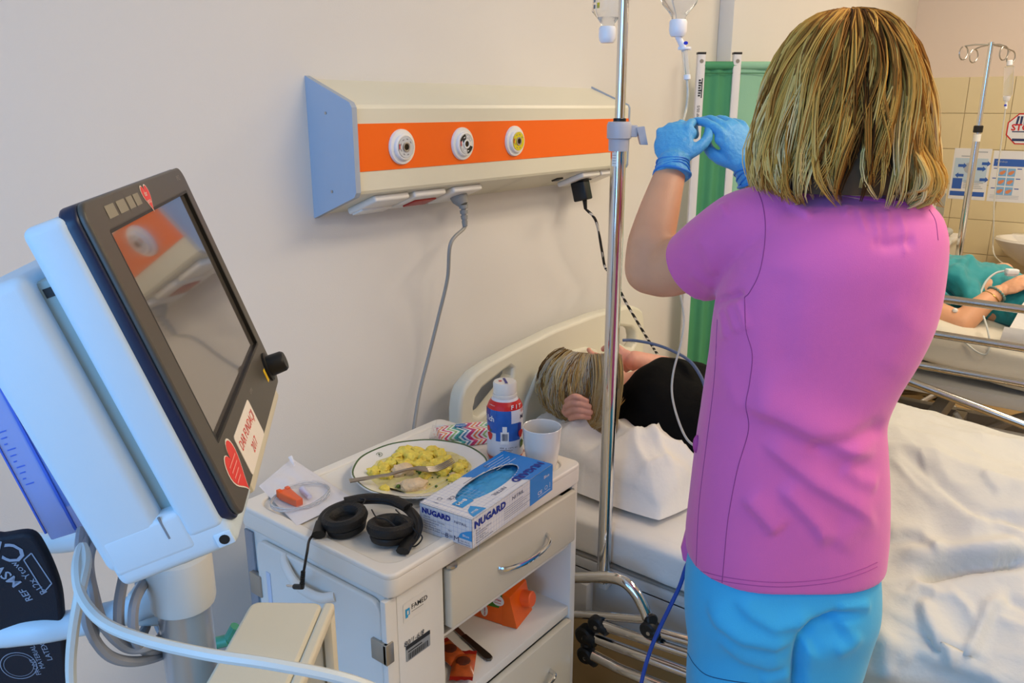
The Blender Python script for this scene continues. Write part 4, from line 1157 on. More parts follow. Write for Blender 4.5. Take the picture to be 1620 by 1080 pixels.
# two snack packets
M_wrap = mat('snack_foil', '#b04f1c', .3, var=.45, vscale=45, coat=.4)
M_choc = mat('printed_chocolate', '#5a2410', .5, var=.4, vscale=60)
M_wrapend = mat('snack_foil_end', '#8f1a10', .35)
def packet(c, rot, lx, ly, label, lift):
    t = thing('snack_packet', c, label, 'snack')
    Fp = Matrix.Translation(c) @ Matrix.Rotation(math.radians(rot), 4, 'Z') @ Matrix.Rotation(lift, 4, 'Y')
    b = bmesh.new(); bmesh.ops.create_cube(b, size=1); bmesh.ops.subdivide_edges(b, edges=b.edges[:], cuts=6, use_grid_fill=True)
    for v in b.verts:
        x, y, z = v.co; q = max(0, 1-(2*abs(x))**3)*max(0, 1-(2*abs(y))**4)
        v.co = V((x*lx, y*ly, .010+z*(.002+.018*q)+.0015*noise.noise(V((x*7, y*7, rot)))))
    m_ = MB(Fp); m_.bm(b); m_.build('wrapper', M_wrap, t)
    for s in (-1, 1):
        zg = MB(Fp); vs = []
        for i in range(7):
            y = -ly/2+ly*i/6; vs += [(s*lx*.48, y, .0105), (s*(lx*.5+.010-(.002 if i % 2 else 0)), y, .0105+.001*math.sin(i))]
        zg.add(vs, [(2*i, 2*i+1, 2*i+3, 2*i+2) for i in range(6)]); zg.build('crimped_end', M_wrapend, t)
    b = bmesh.new(); bmesh.ops.create_icosphere(b, subdivisions=2, radius=1)
    for v in b.verts: v.co = V((v.co.x*lx*.22, v.co.y*ly*.33, .0195+v.co.z*.0016))
    m_ = MB(Fp); m_.bm(b); m_.build('chocolate_picture', M_choc, t)
packet(V((*atZ(733, 1052, ZSH+.010).xy, ZSH)), 35, .060, .040, 'red and brown snack packet at the front of the open shelf', 0)
packet(V((*atZ(712, 1032, ZSH+.010).xy, ZSH)), 75, .060, .038, 'red and brown snack packet lying behind another, against the shelf wall', 0)
# ================================================================== HOSPITAL BED (near)
M_head = mat('headboard_plastic', '#dcd8c6', .38)
M_headrec = mat('headboard_recess', '#c9c4b0', .45)
M_frame = mat('bed_frame_grey', '#c4c4c2', .4)
M_sheet = mat('white_sheet', '#e6e2dc', .85, bump=.25, bscale=30, sheen=.2)
M_pillow = mat('pillow_cotton', '#ece8e2', .85, bump=.3, bscale=22, sheen=.2)
bx0, bx1, byh = 1.335, 2.225, 1.24
bd = thing('hospital_bed', (1.78, .2, 0), 'hospital bed with moulded cream headboard and folded chrome rails, nearest the viewer', 'bed')
FH = frame((bx0, byh-.02, 0), (1, 0, 0), (0, 0, 1))
Wb = bx1-bx0
def topz(x): return float(np.interp(x, [0, .02, .06, .12, .22, .40, .60, .78, .84, .875, Wb], [.87, .905, .928, .940, .952, .966, .968, .958, .944, .920, .87]))
xs = [0, .008, .02, .04, .06, .09, .12, .17, .22, .30, .40, .50, .60, .70, .78, .82, .85, .872, .884, Wb]
outl = [(0, .42)] + [(0, .80), (0.001, .85)] + [(x, topz(x)) for x in xs[1:-1]] + [(Wb, .85), (Wb, .42)]
# two grip holes, the left one a slanting slot
hl = [(.055, .825), (.070, .815), (.100, .822), (.185, .868), (.205, .885), (.208, .903), (.195, .912), (.170, .908), (.085, .885), (.062, .868), (.053, .845)]
hr = [(Wb-p[0], p[1]+.0) for p in hl][::-1]
MB(FH).plate(outl, [hl, hr], -.02, .02, .009).build('headboard', M_head, bd)
il = [(.235, .42), (.235, .74), (.25, .80), (.30, .865), (.36, .885), (.45, .893), (.54, .885), (.59, .865), (.64, .80), (.655, .74), (.655, .42)]
MB(FH).plate(il, [], .018, .028, .007).build('headboard_panel', M_head, bd)
# frame, platform, legs, castors
f = MB()
f.box((1.408, -.86, .505), (2.20, 1.19, .540), .008); f.box((1.408, -.84, .425), (1.422, 1.19, .52), .004); f.box((1.410, -.84, .40), (1.45, 1.18, .455), .006); f.box((2.15, -.84, .40), (2.19, 1.18, .455), .006)
f.box((1.40, 1.10, .40), (2.16, 1.14, .455), .005); f.box((1.40, -.80, .40), (2.16, -.76, .455), .005)
f.build('bed_frame', M_frame, bd)
for x in (1.44, 2.12):
    for y in (1.02, -.70):
        MB().box((x-.025, y-.025, .12), (x+.025, y+.025, .42), .005).build('leg', M_frame, bd)
        MB().cyl((x-.015, y, .062), (x+.015, y, .062), .062, seg=22, bev=.006).cyl((x, y, .06), (x, y, .14), .014, seg=10).build('castor', M_black, bd)
MB().box((1.33, -.90, .42), (2.23, -.86, .90), .015).build('footboard', M_head, bd)
# bumper loop by the headboard
lx = 1.315
lp = [atX(880, 914, lx), atX(920, 913, lx), atX(965, 913, lx), atX(988, 920, lx), atX(1006, 938, lx), atX(1019, 962, lx), atX(1025, 978, lx)]
MB().tube(spline(lp, 6), .0125, 14).build('bumper_loop', M_chrome, bd)
MB().tube([atX(880, 970, lx), atX(930, 972, lx), atX(1030, 980, lx)], .0095, 12).build('bumper_bar', M_chrome, bd)
MB().cyl(atX(1026, 979, lx), atX(1037, 977, lx)+V((-.01, 0, 0)), .0125, seg=14, bev=.003).build('bumper_cap', M_black, bd)
# folded side rail: four chrome tubes with black end joints
rail = [((955, 989), (1130, 1046), .0115), ((935, 1007), (1130, 1080), .0115), ((1036, 998), (1130, 1024), .0105)]
rx = 1.305
rails = []
for a, b_, r in rail:
    p = atX(*a, rx); q = atX(*b_, rx); q2 = p+(q-p)*4.2
    rails.append((p, q2)); MB().tube([p, q2], r, 14).build('rail_tube', M_chrome, bd)
p3 = [atX(938, 1036, rx-.02), atX(965, 1050, rx-.02), atX(985, 1060, rx-.02), atX(1060, 1090, rx-.02)]
p3.append(p3[-1]+(p3[-1]-p3[-2])*7)
MB().tube(spline(p3, 5), .0115, 14).build('rail_tube', M_chrome, bd)
for x, y, r in ((945, 985, .0185), (1028, 994, .0185), (926, 1003, .021), (928, 1034, .0195)):
    c = atX(x, y, rx)
    MB().cyl(c+V((-.014, 0, 0)), c+V((.016, 0, 0)), r, seg=18, bev=.004).cyl(c, c+V((0, -.030, -.006)), r*.82, seg=14, bev=.003).build('rail_joint', M_black, bd)
    MB().cyl(c+V((-.0155, -.004, -.002)), c+V((-.0138, -.004, -.002)), .0042, seg=10).build('joint_screw', M_steel, bd)
MB().tube([atX(926, 1003, rx+.01), atX(928, 1036, rx+.0)], .012, 10).build('rail_bracket', M_black, bd)
MB().box((1.380, .812, .500), (1.412, .832, .519), .003).build('pole_holder', M_frame, bd)
MB().box((1.345, .84, .43), (1.375, .90, .52), .004).build('rail_mount', M_frame, bd)

# mattress with fitted sheet
b = bmesh.new(); bmesh.ops.create_cube(b, size=1); bmesh.ops.subdivide_edges(b, edges=b.edges[:], cuts=40, use_grid_fill=True)
for v in b.verts:
    x, y, z = v.co
    k = (2*abs(x))**8+(2*abs(z))**8
    sc_ = 1/(max(1, k)**(1/8)) if k > 1 else 1
    x *= sc_; z *= sc_
    px_, py_ = 1.805+x*.785, .165+y*2.03
    n_ = .006*noise.noise(V((px_*9, py_*5, 3)))+.004*noise.noise(V((px_*22+py_*14, py_*9, 7)))
    side = 1 if abs(x) > .47 else 0
    v.co = V((px_ + (n_*1.6*(1 if x < 0 else -1) if side else 0), py_, .59+z*.105 + (n_*.9 if not side else 0)))
m_ = MB(); m_.bm(b); mt = m_.build('mattress', M_sheet)
tag(mt, 'white sheeted mattress on the near hospital bed', 'mattress')
MB().box((1.412, -.84, .538), (2.195, 1.17, .546), .003).build('mattress_base', mat('mattress_base_grey', '#8f8d88', .7), mt)

# pillow
b = bmesh.new(); bmesh.ops.create_cube(b, size=1); bmesh.ops.subdivide_edges(b, edges=b.edges[:], cuts=64, use_grid_fill=True)
for v in b.verts:
    x, y, z = [2*c for c in v.co]
    ex = max(0, 1-abs(x)**2.6)**.5; ey = max(0, 1-abs(y)**2.6)**.5
    h = (ex*ey)**.75
    pin = 1-.10*(abs(x)*abs(y))**2
    X_ = 1.765+x*.285*pin+.03*y; Y_ = .945+y*.250*pin-.02*x
    top = .158*h*(1-.22*math.exp(-((X_-1.72)/.10)**2-((Y_-1.04)/.10)**2)-.5*math.exp(-((X_-1.80)/.16)**2-((Y_-.80)/.10)**2))
    # puffed front corner where the shoulder presses beside it
    top += (.022*math.exp(-((X_-1.55)/.06)**2-((Y_-.80)/.07)**2)-.030*math.exp(-((X_-1.56)/.04)**2-((Y_-.92)/.05)**2))*h
    if z > 0:
        n1 = noise.noise(V((X_*13, Y_*13, 2)))*.012 + (1-abs(noise.noise(V((X_*7+Y_*8, Y_*5-X_*5, 9)))))**6*.028 + (1-abs(noise.noise(V((X_*14-Y_*9, Y_*12, 4)))))**6*.016
        Z_ = .658 + top*abs(z) + n1*h
    else: Z_ = .658 - .012*h*abs(z)
    v.co = V((X_, Y_, Z_))
m_ = MB(); m_.bm(b); plw = m_.build('pillow', M_pillow, angle=180)
tag(plw, 'plump white pillow under the patient in black, at the headboard', 'pillow')

# blanket: thin crumpled non-woven sheet over the patient and down the bed's near side
M_blank = mat('nonwoven_blanket', '#c4c3bc', .85, bump=.30, bscale=34, sheen=.25, detail=5)
def ridge(x, y, s, seed):
    return (1-abs(noise.noise(V((x*s, y*s, seed)))))**6
prof_b = [  # along the cloth: arc -> X, z
    (0, 2.26, .30), (.20, 2.255, .50), (.34, 2.235, .62), (.46, 2.17, .72), (.53, 2.09, .795), (.62, 1.99, .840), (.78, 1.85, .836), (.96, 1.70, .770), (1.12, 1.55, .690), (1.26, 1.43, .645), (1.32, 1.395, .622), (1.38, 1.378, .56), (1.55, 1.372, .40), (1.75, 1.370, .20)]
vs, fs = [], []
nu, nv_ = 230, 240
for i in range(nu+1):
    a = 1.75*i/nu; X_, Z_ = interp(prof_b, a)
    for j in range(nv_+1):
        t = j/nv_; Y_ = .47-1.30*t
        hip = .02*math.exp(-((Y_-.20)/.22)**2)+.025*math.exp(-((Y_+.25)/.18)**2)-.02*math.exp(-((Y_-.0)/.10)**2)
        up_ = min(1, max(0, (Z_-.60)/.12))
        n1 = .014*noise.noise(V((a*3.2, Y_*3.2, 1))) - .075*abs(noise.noise(V((a*2.1+Y_*.8, Y_*2.1-a*.6, 4)))) - .040*abs(noise.noise(V((a*3.6-Y_*1.3, Y_*4.2+a, 8)))) - .014*abs(noise.noise(V((a*9+Y_*3, Y_*8-a*3, 12)))) + .026
        # the long tuck running across the lap
        tuck = 0
        hang = 1-up_
        nz = V((0, 0, 1)) if a < 1.28 else V((-1, 0, .3)).normalized()
        if a < .42: nz = V((1, 0, .4)).normalized()
        fold = hang*.013*math.sin(Y_*26+2.5*noise.noise(V((Y_*3, a*2, 5)))) if a > 1.28 else 0
        edge = .012*noise.noise(V((a*9, 3, 3))) if j == 0 else 0
        p = V((X_, Y_+edge, Z_+hip*up_)) + nz*(n1*(.55+.45*up_)+tuck*up_+fold+.012)
        vs.append(p)
for i in range(nu):
    for j in range(nv_):
        k = i*(nv_+1)+j; fs.append((k, k+1, k+nv_+2, k+nv_+1))
co = np.array([tuple(v) for v in vs]).reshape(nu+1, nv_+1, 3)
gn = np.cross(np.gradient(co, axis=1), np.gradient(co, axis=0)); gn /= np.linalg.norm(gn, axis=2)[:, :, None]
if gn[nu//2, nv_//2, 2] < 0: gn = -gn
co = co.reshape(-1, 3); gn = gn.reshape(-1, 3)
co = mkfold(co, gn, [
 ([(1445, 914), (1490, 902), (1530, 893), (1640, 884)], -.040, 9, 'ridge'),
 ([(1400, 878), (1470, 880), (1540, 872), (1640, 862)], .020, 16, 'ridge'),
 ([(1392, 852), (1430, 842), (1455, 846), (1478, 872), (1494, 890)], .014, 12, 'drape'),
 ([(1400, 715), (1425, 740), (1450, 770), (1496, 804)], .005, 5, 'ridge'),
 ([(1410, 706), (1445, 728), (1480, 762), (1535, 805), (1600, 828), (1640, 840)], -.012, 9, 'drape'),
 ([(1455, 706), (1466, 745), (1482, 768)], .005, 5, 'ridge'),
 ([(1570, 818), (1600, 836), (1640, 860)], .008, 7, 'ridge'),
 ([(1552, 742), (1570, 765), (1585, 782)], .006, 10, 'drape'),
 ([(1400, 935), (1435, 945), (1452, 925), (1475, 932), (1482, 942), (1508, 940), (1530, 960), (1545, 1002)], .008, 7, 'ridge'),
 ([(1452, 940), (1465, 985), (1490, 1025), (1522, 1058)], .020, 14, 'drape'),
 ([(1522, 1058), (1545, 1010), (1565, 960), (1600, 945)], .014, 12, 'ridge'),
 ([(1575, 975), (1600, 985), (1640, 1000)], .006, 6, 'ridge'), ([(1590, 945), (1640, 970)], -.008, 8, 'ridge'),
 ([(1400, 1005), (1425, 1030), (1440, 1050)], .008, 12, 'ridge'), ([(1442, 1025), (1480, 1045), (1540, 1065), (1600, 1080)], .010, 12, 'drape'),
 ([(1395, 985), (1400, 1030), (1410, 1080)], .012, 14, 'ridge'),
])
bl = build_np(co, fs, 'blanket', M_blank, None)
tag(bl, 'crumpled off white disposable blanket over the near bed behind the nurse', 'blanket')

# ------------------------------------------------ IV pole clamped to the near bed
ip = thing('iv_pole', (1.385, .822, .52), 'chrome telescopic drip pole with grey clamp standing at the near bed corner', 'pole')
PXY = (1.385, .822)
MB().cyl((*PXY, .520), (*PXY, 1.505), .0150, seg=28).build('lower_tube', M_chrome, ip)
MB().cyl((*PXY, 1.50), (*PXY, 2.02), .0098, seg=24).build('upper_tube', M_chrome, ip)
M_clamp = mat('grey_clamp_plastic', '#b4b4bc', .4)
cz = atX(985, 210, PXY[0]).z
MB().lathe([(.0155, -.034), (.0195, -.034), (.0200, -.012), (.0235, -.010), (.0240, .014), (.0215, .020), (.0105, .021)], (*PXY, cz), 28).build('clamp', M_clamp, ip)
FCm = frame((*PXY, cz), RT, UP)
c1 = MB(FCm); c1.box((.015, -.008, -.010), (.034, .014, .010), .002); c1.add([(.031, .010, -.012), (.046, .012, -.012), (.054, -.022, -.012), (.041, -.022, -.012), (.031, .010, .012), (.046, .012, .012), (.054, -.022, .012), (.041, -.022, .012)], [(0, 1, 2, 3), (7, 6, 5, 4), (0, 4, 5, 1), (1, 5, 6, 2), (2, 6, 7, 3), (3, 7, 4, 0)])
c1.build('clamp_lever', M_clamp, ip)
MB().lathe([(.0100, 0), (.0122, .0), (.0122, .006), (.0100, .007)], (*PXY, cz+.020), 20).build('clamp_ring', M_black, ip)
lbm = MB(); 
for k in range(6):
    a0_ = math.atan2(-PXY[1], -PXY[0])-.9+k*.12; a1_ = a0_+.12; r = .0153
    lbm.add([(PXY[0]+r*math.cos(a0_), PXY[1]+r*math.sin(a0_), cz-.062), (PXY[0]+r*math.cos(a1_), PXY[1]+r*math.sin(a1_), cz-.062), (PXY[0]+r*math.cos(a1_), PXY[1]+r*math.sin(a1_), cz-.036), (PXY[0]+r*math.cos(a0_), PXY[1]+r*math.sin(a0_), cz-.036)], [(0, 1, 2, 3)])
lbm.build('pole_label', M_white, ip)
lbm = MB()
for k in range(4):
    for q in range(4):
        a0_ = math.atan2(-PXY[1], -PXY[0])-.8+q*.13; a1_ = a0_+.11; r = .0155; z = cz-.041-k*.005
        lbm.add([(PXY[0]+r*math.cos(a0_), PXY[1]+r*math.sin(a0_), z-.001), (PXY[0]+r*math.cos(a1_), PXY[1]+r*math.sin(a1_), z-.001), (PXY[0]+r*math.cos(a1_), PXY[1]+r*math.sin(a1_), z), (PXY[0]+r*math.cos(a0_), PXY[1]+r*math.sin(a0_), z)], [(0, 1, 2, 3)])
lbm.build('label_print', M_greyink, ip)
ba = atF(1074, 20, 1.62); bb = atF(962, 20, 1.66)
hk = MB(); zt_ = 2.0
for q in (ba, bb):
    hk.tube(spline([(*PXY, zt_), V((PXY[0], PXY[1], zt_)).lerp(V((q.x, q.y, zt_)), .6)+V((0, 0, .01)), (q.x, q.y, zt_-.01), (q.x, q.y, zt_-.075), V((q.x, q.y, zt_-.09))+RT*.012, V((q.x, q.y, zt_-.075))+RT*.022], 6), .0035, 8)
hk.build('hook', M_chrome, ip)
M_clear = mat('clear_bottle_plastic', '#f4f6f6', .08, trans=.92, ior=1.18, bump=.1, bscale=20)
M_fluid = mat('infusion_fluid', '#f4f4f0', .05, trans=1.0, ior=1.2)
M_ivcap = mat('milky_white_plastic', '#ededf0', .35, sss=.1)
def ivbottle(c, zneck, label, R=.038):
    t = thing('iv_bottle', (c.x, c.y, zneck), label, 'bottle')
    o = (c.x, c.y, zneck)
    MB().lathe([(.0125, .022), (.013, .034), (.020, .044), (.031, .056), (R, .075), (R, .185), (R*.9, .200), (.012, .207), (.0001, .208)], o, 32).build('bottle_body', M_clear, t)
    MB().lathe([(.0001, .0), (.0120, .0), (.0150, .004), (.0165, .010), (.0165, .026), (.014, .030), (.0125, .030)], o, 24).build('neck_cap', M_ivcap, t)
    MB().tube([(c.x-.012, c.y, zneck+.205), (c.x-.008, c.y, zneck+.225), (c.x+.008, c.y, zneck+.225), (c.x+.012, c.y, zneck+.205)], .0025, 6).build('hanger', M_ivcap, t)
    return t
zn = atF(1077, 58, 1.62).z
b1_ = ivbottle(ba, zn, 'clear upturned infusion bottle above the nurse\'s gloved hands, feeding the drip line')
zn2 = atF(962, 68, 1.66).z
b2_ = ivbottle(bb, zn2, 'clear upturned infusion bottle with printed label, hanging left of the pole', .030)
pm = MB()
va2 = math.atan2(-bb.y, -bb.x)
def bpatch(mb, c, r, zb, a0, a1, h0, h1):
    vs = []
    for h in (h0, h1):
        for i in range(5):
            a = va2+math.radians(a0+(a1-a0)*i/4); vs.append((c.x+r*math.cos(a), c.y+r*math.sin(a), zb+h))
    mb.add(vs, [(i, i+1, i+6, i+5) for i in range(4)])
for k in range(6): bpatch(pm, bb, .0304, zn2, -66, -52, .060+k*.011, .067+k*.011)
pm.build('label_print', M_greyink, b2_)
pm = MB()
for k in range(3): bpatch(pm, bb, .0304, zn2, -44, -32, .060+k*.022, .070+k*.022)
pm.build('yellow_mark', mat('yellow_label', '#dcc31a', .5), b2_)
# drip set
ds = thing('drip_set', (ba.x, ba.y, zn-.07), 'thin clear drip line with chamber hanging from the bottle to the patient', 'tube')
q0 = V((ba.x, ba.y, zn)); q = lambda x, y, f=1.62: atF(x, y, f)
MB().cyl(q0+V((0, 0, .002)), q(1083, 80), .0062, .0055, 14).build('spike', M_ivcap, ds)
MB().cyl(q(1083, 75), q(1083, 78.5), .0105, .0105, 20, .0006).build('flange', M_ivcap, ds)
MB().box((-.0125, -.0008, -.003), (.0125, .0008, .003), .0005, M=frame(q(1083, 76.5), RT, HD)).build('flange_wing', M_ivcap, ds)
pbl = frame(q(1085, 68, 1.611), RT, UP)
MB(pbl).disc((0, 0), .0042, 0, 16, .0032).build('blue_dot', mat('blue_vent', '#2236c4', .4), ds, smooth=False)
MB().cyl(q(1083, 79), q(1087, 124), .0062, .0052, 16).build('drip_chamber', mat('chamber_clear', '#eef0ee', .12, trans=.8, ior=1.15), ds)
MB().cyl(q(1087, 118), q(1087, 126), .0066, .0066, 16, .001).build('chamber_end', M_ivcap, ds)
M_line = mat('drip_line_clear', '#e4e4dc', .15, trans=.45, ior=1.2)
line = [q(1087, 126), q(1088, 150), q(1085, 175), q(1079, 200, 1.56), q(1074, 235, 1.54), q(1072, 300, 1.58), q(1064, 370, 1.62), q(1072, 440, 1.64), q(1082, 500, 1.64), q(1078, 540, 1.62), q(1066, 585, 1.60), q(1063, 620, 1.58), q(1070, 655, 1.54), q(1084, 690, 1.50), q(1100, 706, 1.47), q(1120, 715, 1.48)]
MB().tube(spline(line, 7), .0024, 8).build('line', M_line, ds)

# cables on the bed
M_bluecab = mat('blue_grey_cable', '#5b6a88', .45)
tag(MB().tube(spline([atF(985, 538, 1.82), atF(1000, 538, 1.82), atF(1030, 543, 1.80), atF(1060, 553, 1.76), atF(1090, 570, 1.70), atF(1108, 594, 1.66), atF(1117, 618, 1.64), atF(1124, 650, 1.63)], 7), .0036, 8).build('sensor_cable', M_bluecab), 'blue grey sensor cable arching over the shoulder of the patient in black', 'cable')
M_bluecab2 = mat('blue_cable', '#23489a', .4)
tag(MB().tube(spline([atF(1100, 870, 1.27), atF(1086, 895, 1.27), atF(1076, 925, 1.26), atF(1062, 955, 1.25), atF(1046, 988, 1.25), atF(1030, 1025, 1.245), atF(1018, 1065, 1.24), atF(1012, 1100, 1.24), atF(1010, 1160, 1.24)], 7), .0038, 8).build('hanging_cable', M_bluecab2), 'blue cable hanging from under the pink tunic down past the chrome rails', 'cable')
# ================================================================== PEOPLE
M_skin = mat('skin', '#dba27c', .5, sss=.12, bump=.08, bscale=420, var=.04, vscale=25)
M_skin2 = mat('skin_flushed', '#dba08c', .5, sss=.12, bump=.08, bscale=420, var=.07, vscale=40)

def ringloft(mb, rings, seg=40, cap=True):
    """rings: (centre, half-vector 1, half-vector 2, exponent)"""
    vs, fs = [], []
    for c, a, b_, e in rings:
        for i in range(seg):
            t = 2*PI*i/seg; ct, st_ = math.cos(t), math.sin(t)
            x = math.copysign(abs(ct)**(2/e), ct); y = math.copysign(abs(st_)**(2/e), st_)
            vs.append(V(c)+V(a)*x+V(b_)*y)
    n = len(rings)
    for j in range(n-1):
        for i in range(seg): fs.append((j*seg+i, j*seg+(i+1) % seg, (j+1)*seg+(i+1) % seg, (j+1)*seg+i))
    if cap: fs += [tuple(range(seg-1, -1, -1)), tuple((n-1)*seg+i for i in range(seg))]
    return mb.add(vs, fs)
def resample(rows, k):
    """smoothly subdivide rows of numbers"""
    out = []
    R = [np.array(r, float) for r in rows]
    for i in range(len(R)-1):
        p0 = R[max(0, i-1)]; p1 = R[i]; p2 = R[i+1]; p3 = R[min(len(R)-1, i+2)]
        for j in range(k):
            t = j/k
            out.append(.5*((2*p1)+(p2-p0)*t+(2*p0-5*p1+4*p2-p3)*t*t+(3*p1-p0-3*p2+p3)*t**3))
    out.append(R[-1]); return out
def rows_to_rings(rows, e=2.3):
    """rows: (xl, xr, y, F, depth) measured on the photograph at distance F -> rings lying level in the room"""
    out = []
    for xl, xr, y, F, dp in resample(rows, 4):
        a = atF(xl, y, F); b_ = atF(xr, y, F); c = (a+b_)/2
        out.append((c, RT*((b_-a).length/2), HD*dp, e))
    return out
# ------------------------------------------------ NURSE
NF = 1.20
nurse = thing('nurse', (1.22, .40, 0), 'woman with blonde bob, pink tunic and turquoise trousers, seen from behind, reaching for the drip', 'person')

def arm_pts(px, n=6): return spline([atF(x, y, f) for x, y, f in px], n)
# joints (photo position, distance)
SHL, ELL, WRL = (1190, 352, 1.24), (1026, 428, 1.40), (1064, 262, 1.50)
SHR, ELR, WRR = (1420, 368, 1.25), (1330, 400, 1.50), (1186, 270, 1.52)
body = MB()
# torso kept just inside the clothes, neck and head
ringloft(body, rows_to_rings([(1150, 1370, 905, NF, .09), (1140, 1380, 800, NF, .10), (1150, 1375, 700, NF, .09), (1160, 1400, 600, NF, .09), (1165, 1440, 480, NF, .10), (1175, 1465, 400, NF, .10), (1210, 1450, 345, NF, .085), (1290, 1395, 330, NF, .05)]))
ringloft(body, rows_to_rings([(1290, 1405, 345, NF+.01, .060), (1298, 1395, 310, NF+.01, .056), (1296, 1390, 280, NF+.015, .055), (1290, 1390, 240, NF+.02, .06)], 2.0))
HC = atF(1335, 150, NF+.03)
body.ell(HC, (.082, .098, .112), Matrix.Rotation(HEADING-PI/2, 4, 'Z'))
body.ell(HC+HD*.035-UP*.055, (.058, .068, .075), Matrix.Rotation(HEADING-PI/2, 4, 'Z'))                      # jaw
fdir = HD
body.ell(HC+fdir*.104-UP*.025, (.013, .016, .022), Matrix.Rotation(HEADING-PI/2, 4, 'Z'), 2)           # nose
body.ell(HC+fdir*.094-UP*.070, (.024, .012, .010), Matrix.Rotation(HEADING-PI/2, 4, 'Z'), 2)           # lips
for s in (-1, 1): body.ell(HC+RT*s*.082-UP*.02, (.012, .02, .03), Matrix.Rotation(HEADING-PI/2, 4, 'Z'), 2)
def limb(mb, pts, radii, seg=20, flat=None):
    P = spline(pts, 6); n = len(P); rs = [float(np.interp(i/(n-1), np.linspace(0, 1, len(radii)), radii)) for i in range(n)]
    mb.tube(P, rs, seg, flat=flat)
    mb.ell(P[-1], (rs[-1],)*3, None, 2); mb.ell(P[0], (rs[0],)*3, None, 2)
limb(body, [atF(*SHL), atF(1125, 395, 1.31), atF(1060, 425, 1.38), atF(*ELL)], [.056, .052, .049, .043])
limb(body, [atF(*ELL), atF(1030, 385, 1.42), atF(1044, 330, 1.455), atF(*WRL)], [.043, .042, .036, .0265])
limb(body, [atF(*SHR), atF(1390, 385, 1.36), atF(*ELR)], [.050, .046, .040])
limb(body, [atF(*ELR), atF(1262, 340, 1.52), atF(*WRR)], [.040, .037, .0275])
co, no, fs = fuse(body, .0052, 8)
nb = build_np(co, fs, 'body', M_skin, nurse)
# eyes and mouth (turned away from the viewer, but there)
ey = MB()
for s in (-1, 1): ey.ell(HC+fdir*.092+RT*s*.032-UP*.008, (.011, .011, .011), None, 2)
ey.build('eyes', mat('eye_white', '#e8e4dc', .2), nurse)

# gloved hands: palm, four fingers and a thumb each
def hand(parent, wrist, fwd, side, back, size, curls, spread, thumb, m, name, cuff=True, voxel=.0028):
    """wrist point; fwd = towards the fingers; side = towards the thumb; back = back of the hand"""
    fwd = V(fwd).normalized(); side = V(side); side = (side-fwd*side.dot(fwd)).normalized(); bk = fwd.cross(side); back = bk if bk.dot(V(back)) > 0 else -bk
    s = size; mb = MB()
    Mh = Matrix((side, fwd, back)).transposed().to_4x4(); Mh.translation = wrist
    P = lambda x, y, z: Mh @ V((x*s, y*s, z*s))
    hm = MB(Mh)
    hm.ell((0, .048*s, 0), (.040*s, .052*s, .0155*s)); hm.ell((.004*s, .068*s, -.002*s), (.041*s, .026*s, .0145*s)); hm.ell((.022*s, .032*s, -.006*s), (.018*s, .032*s, .015*s))
    hm.ell((0, .006*s, 0), (.028*s, .03*s, .020*s))
    mb.add(hm.v, hm.f)
    lens = (.072, .080, .074, .058); xs_ = (.029, .0095, -.0105, -.029); rad = (.0095, .0098, .0094, .0083)
    for i in range(4):
        a = math.radians(spread*(1.5-i)/1.5); c = curls[i]
        y0_ = .082-(.006 if i == 3 else 0)
        p = [V((xs_[i]*.8, .055, 0)), V((xs_[i], y0_, .002))]
        ang = .15; dirv = V((math.sin(a), math.cos(a), 0))
        for k, fr in enumerate((.45, .30, .25)):
            ang += c[k]; d_ = V((dirv.x*math.cos(ang), dirv.y*math.cos(ang), -math.sin(ang)))
            p.append(p[-1]+d_*lens[i]*fr)
        W_ = [P(*q_) for q_ in p]
        Q = spline(W_, 4); n = len(Q)
        mb.tube(Q, [rad[i]*s*(1.12-.35*(j/(n-1))) for j in range(n)], 12); mb.ell(Q[-1], (rad[i]*s*.77,)*3, None, 2)
    p = [V(t_) for t_ in thumb]; Q = spline([P(*q_) for q_ in p], 5); n = len(Q)
    mb.tube(Q, [.0135*s-(.0045*s*j/(n-1)) for j in range(n)], 12); mb.ell(Q[-1], (.009*s,)*3, None, 2)
    if cuff: mb.cyl(P(0, -.030, 0), P(0, .012, 0), .0345*s, .029*s, 24)
    co, no, fs = fuse(mb, voxel, 4)
    co = clothnoise(co, no, .0012, 90, 3)
    g = build_np(co, fs, name, m, parent)
    if cuff:
        ring_ = []
        for i in range(25):
            a = 2*PI*i/24; ring_.append(P(.0355*math.cos(a), -.028-.004*math.sin(a*2), .0335*math.sin(a)))
        MB().tube(ring_, .0028*s, 8).build('cuff_roll', M_nitrile2, g)
        for kk in range(3):
            ring_ = [P((.034-.001*kk)*math.cos(2*PI*i/24), -.020+.009*kk+.004*math.sin(2*PI*i/24*2+kk), (.0322-.001*kk)*math.sin(2*PI*i/24)) for i in range(25)]
            MB().tube(ring_, .0016*s, 6).build('cuff_crease', M_nitrile2, g)
    return g
M_nitrile = mat('nitrile_glove', '#4fa3d8', .5, bump=.25, bscale=160, sss=.05)
M_nitrile2 = mat('nitrile_cuff', '#2f86d6', .45)
wl_ = atF(*WRL); wr_ = atF(*WRR)
# left hand, back towards the viewer, finger and thumb nipping the drip line
hand(nurse, wl_+UP*.004, (UP*.80+RT*.12+HD*.62), (RT*.85-HD*.45), (-HD*.75-RT*.5), .92, [(.55, .8, .5), (.6, .8, .5), (.65, .85, .5), (.7, .9, .5)], 6,
     [(.018, .014, -.004), (.046, .036, -.010), (.062, .062, -.018), (.064, .096, -.028)], M_nitrile, 'left_glove')
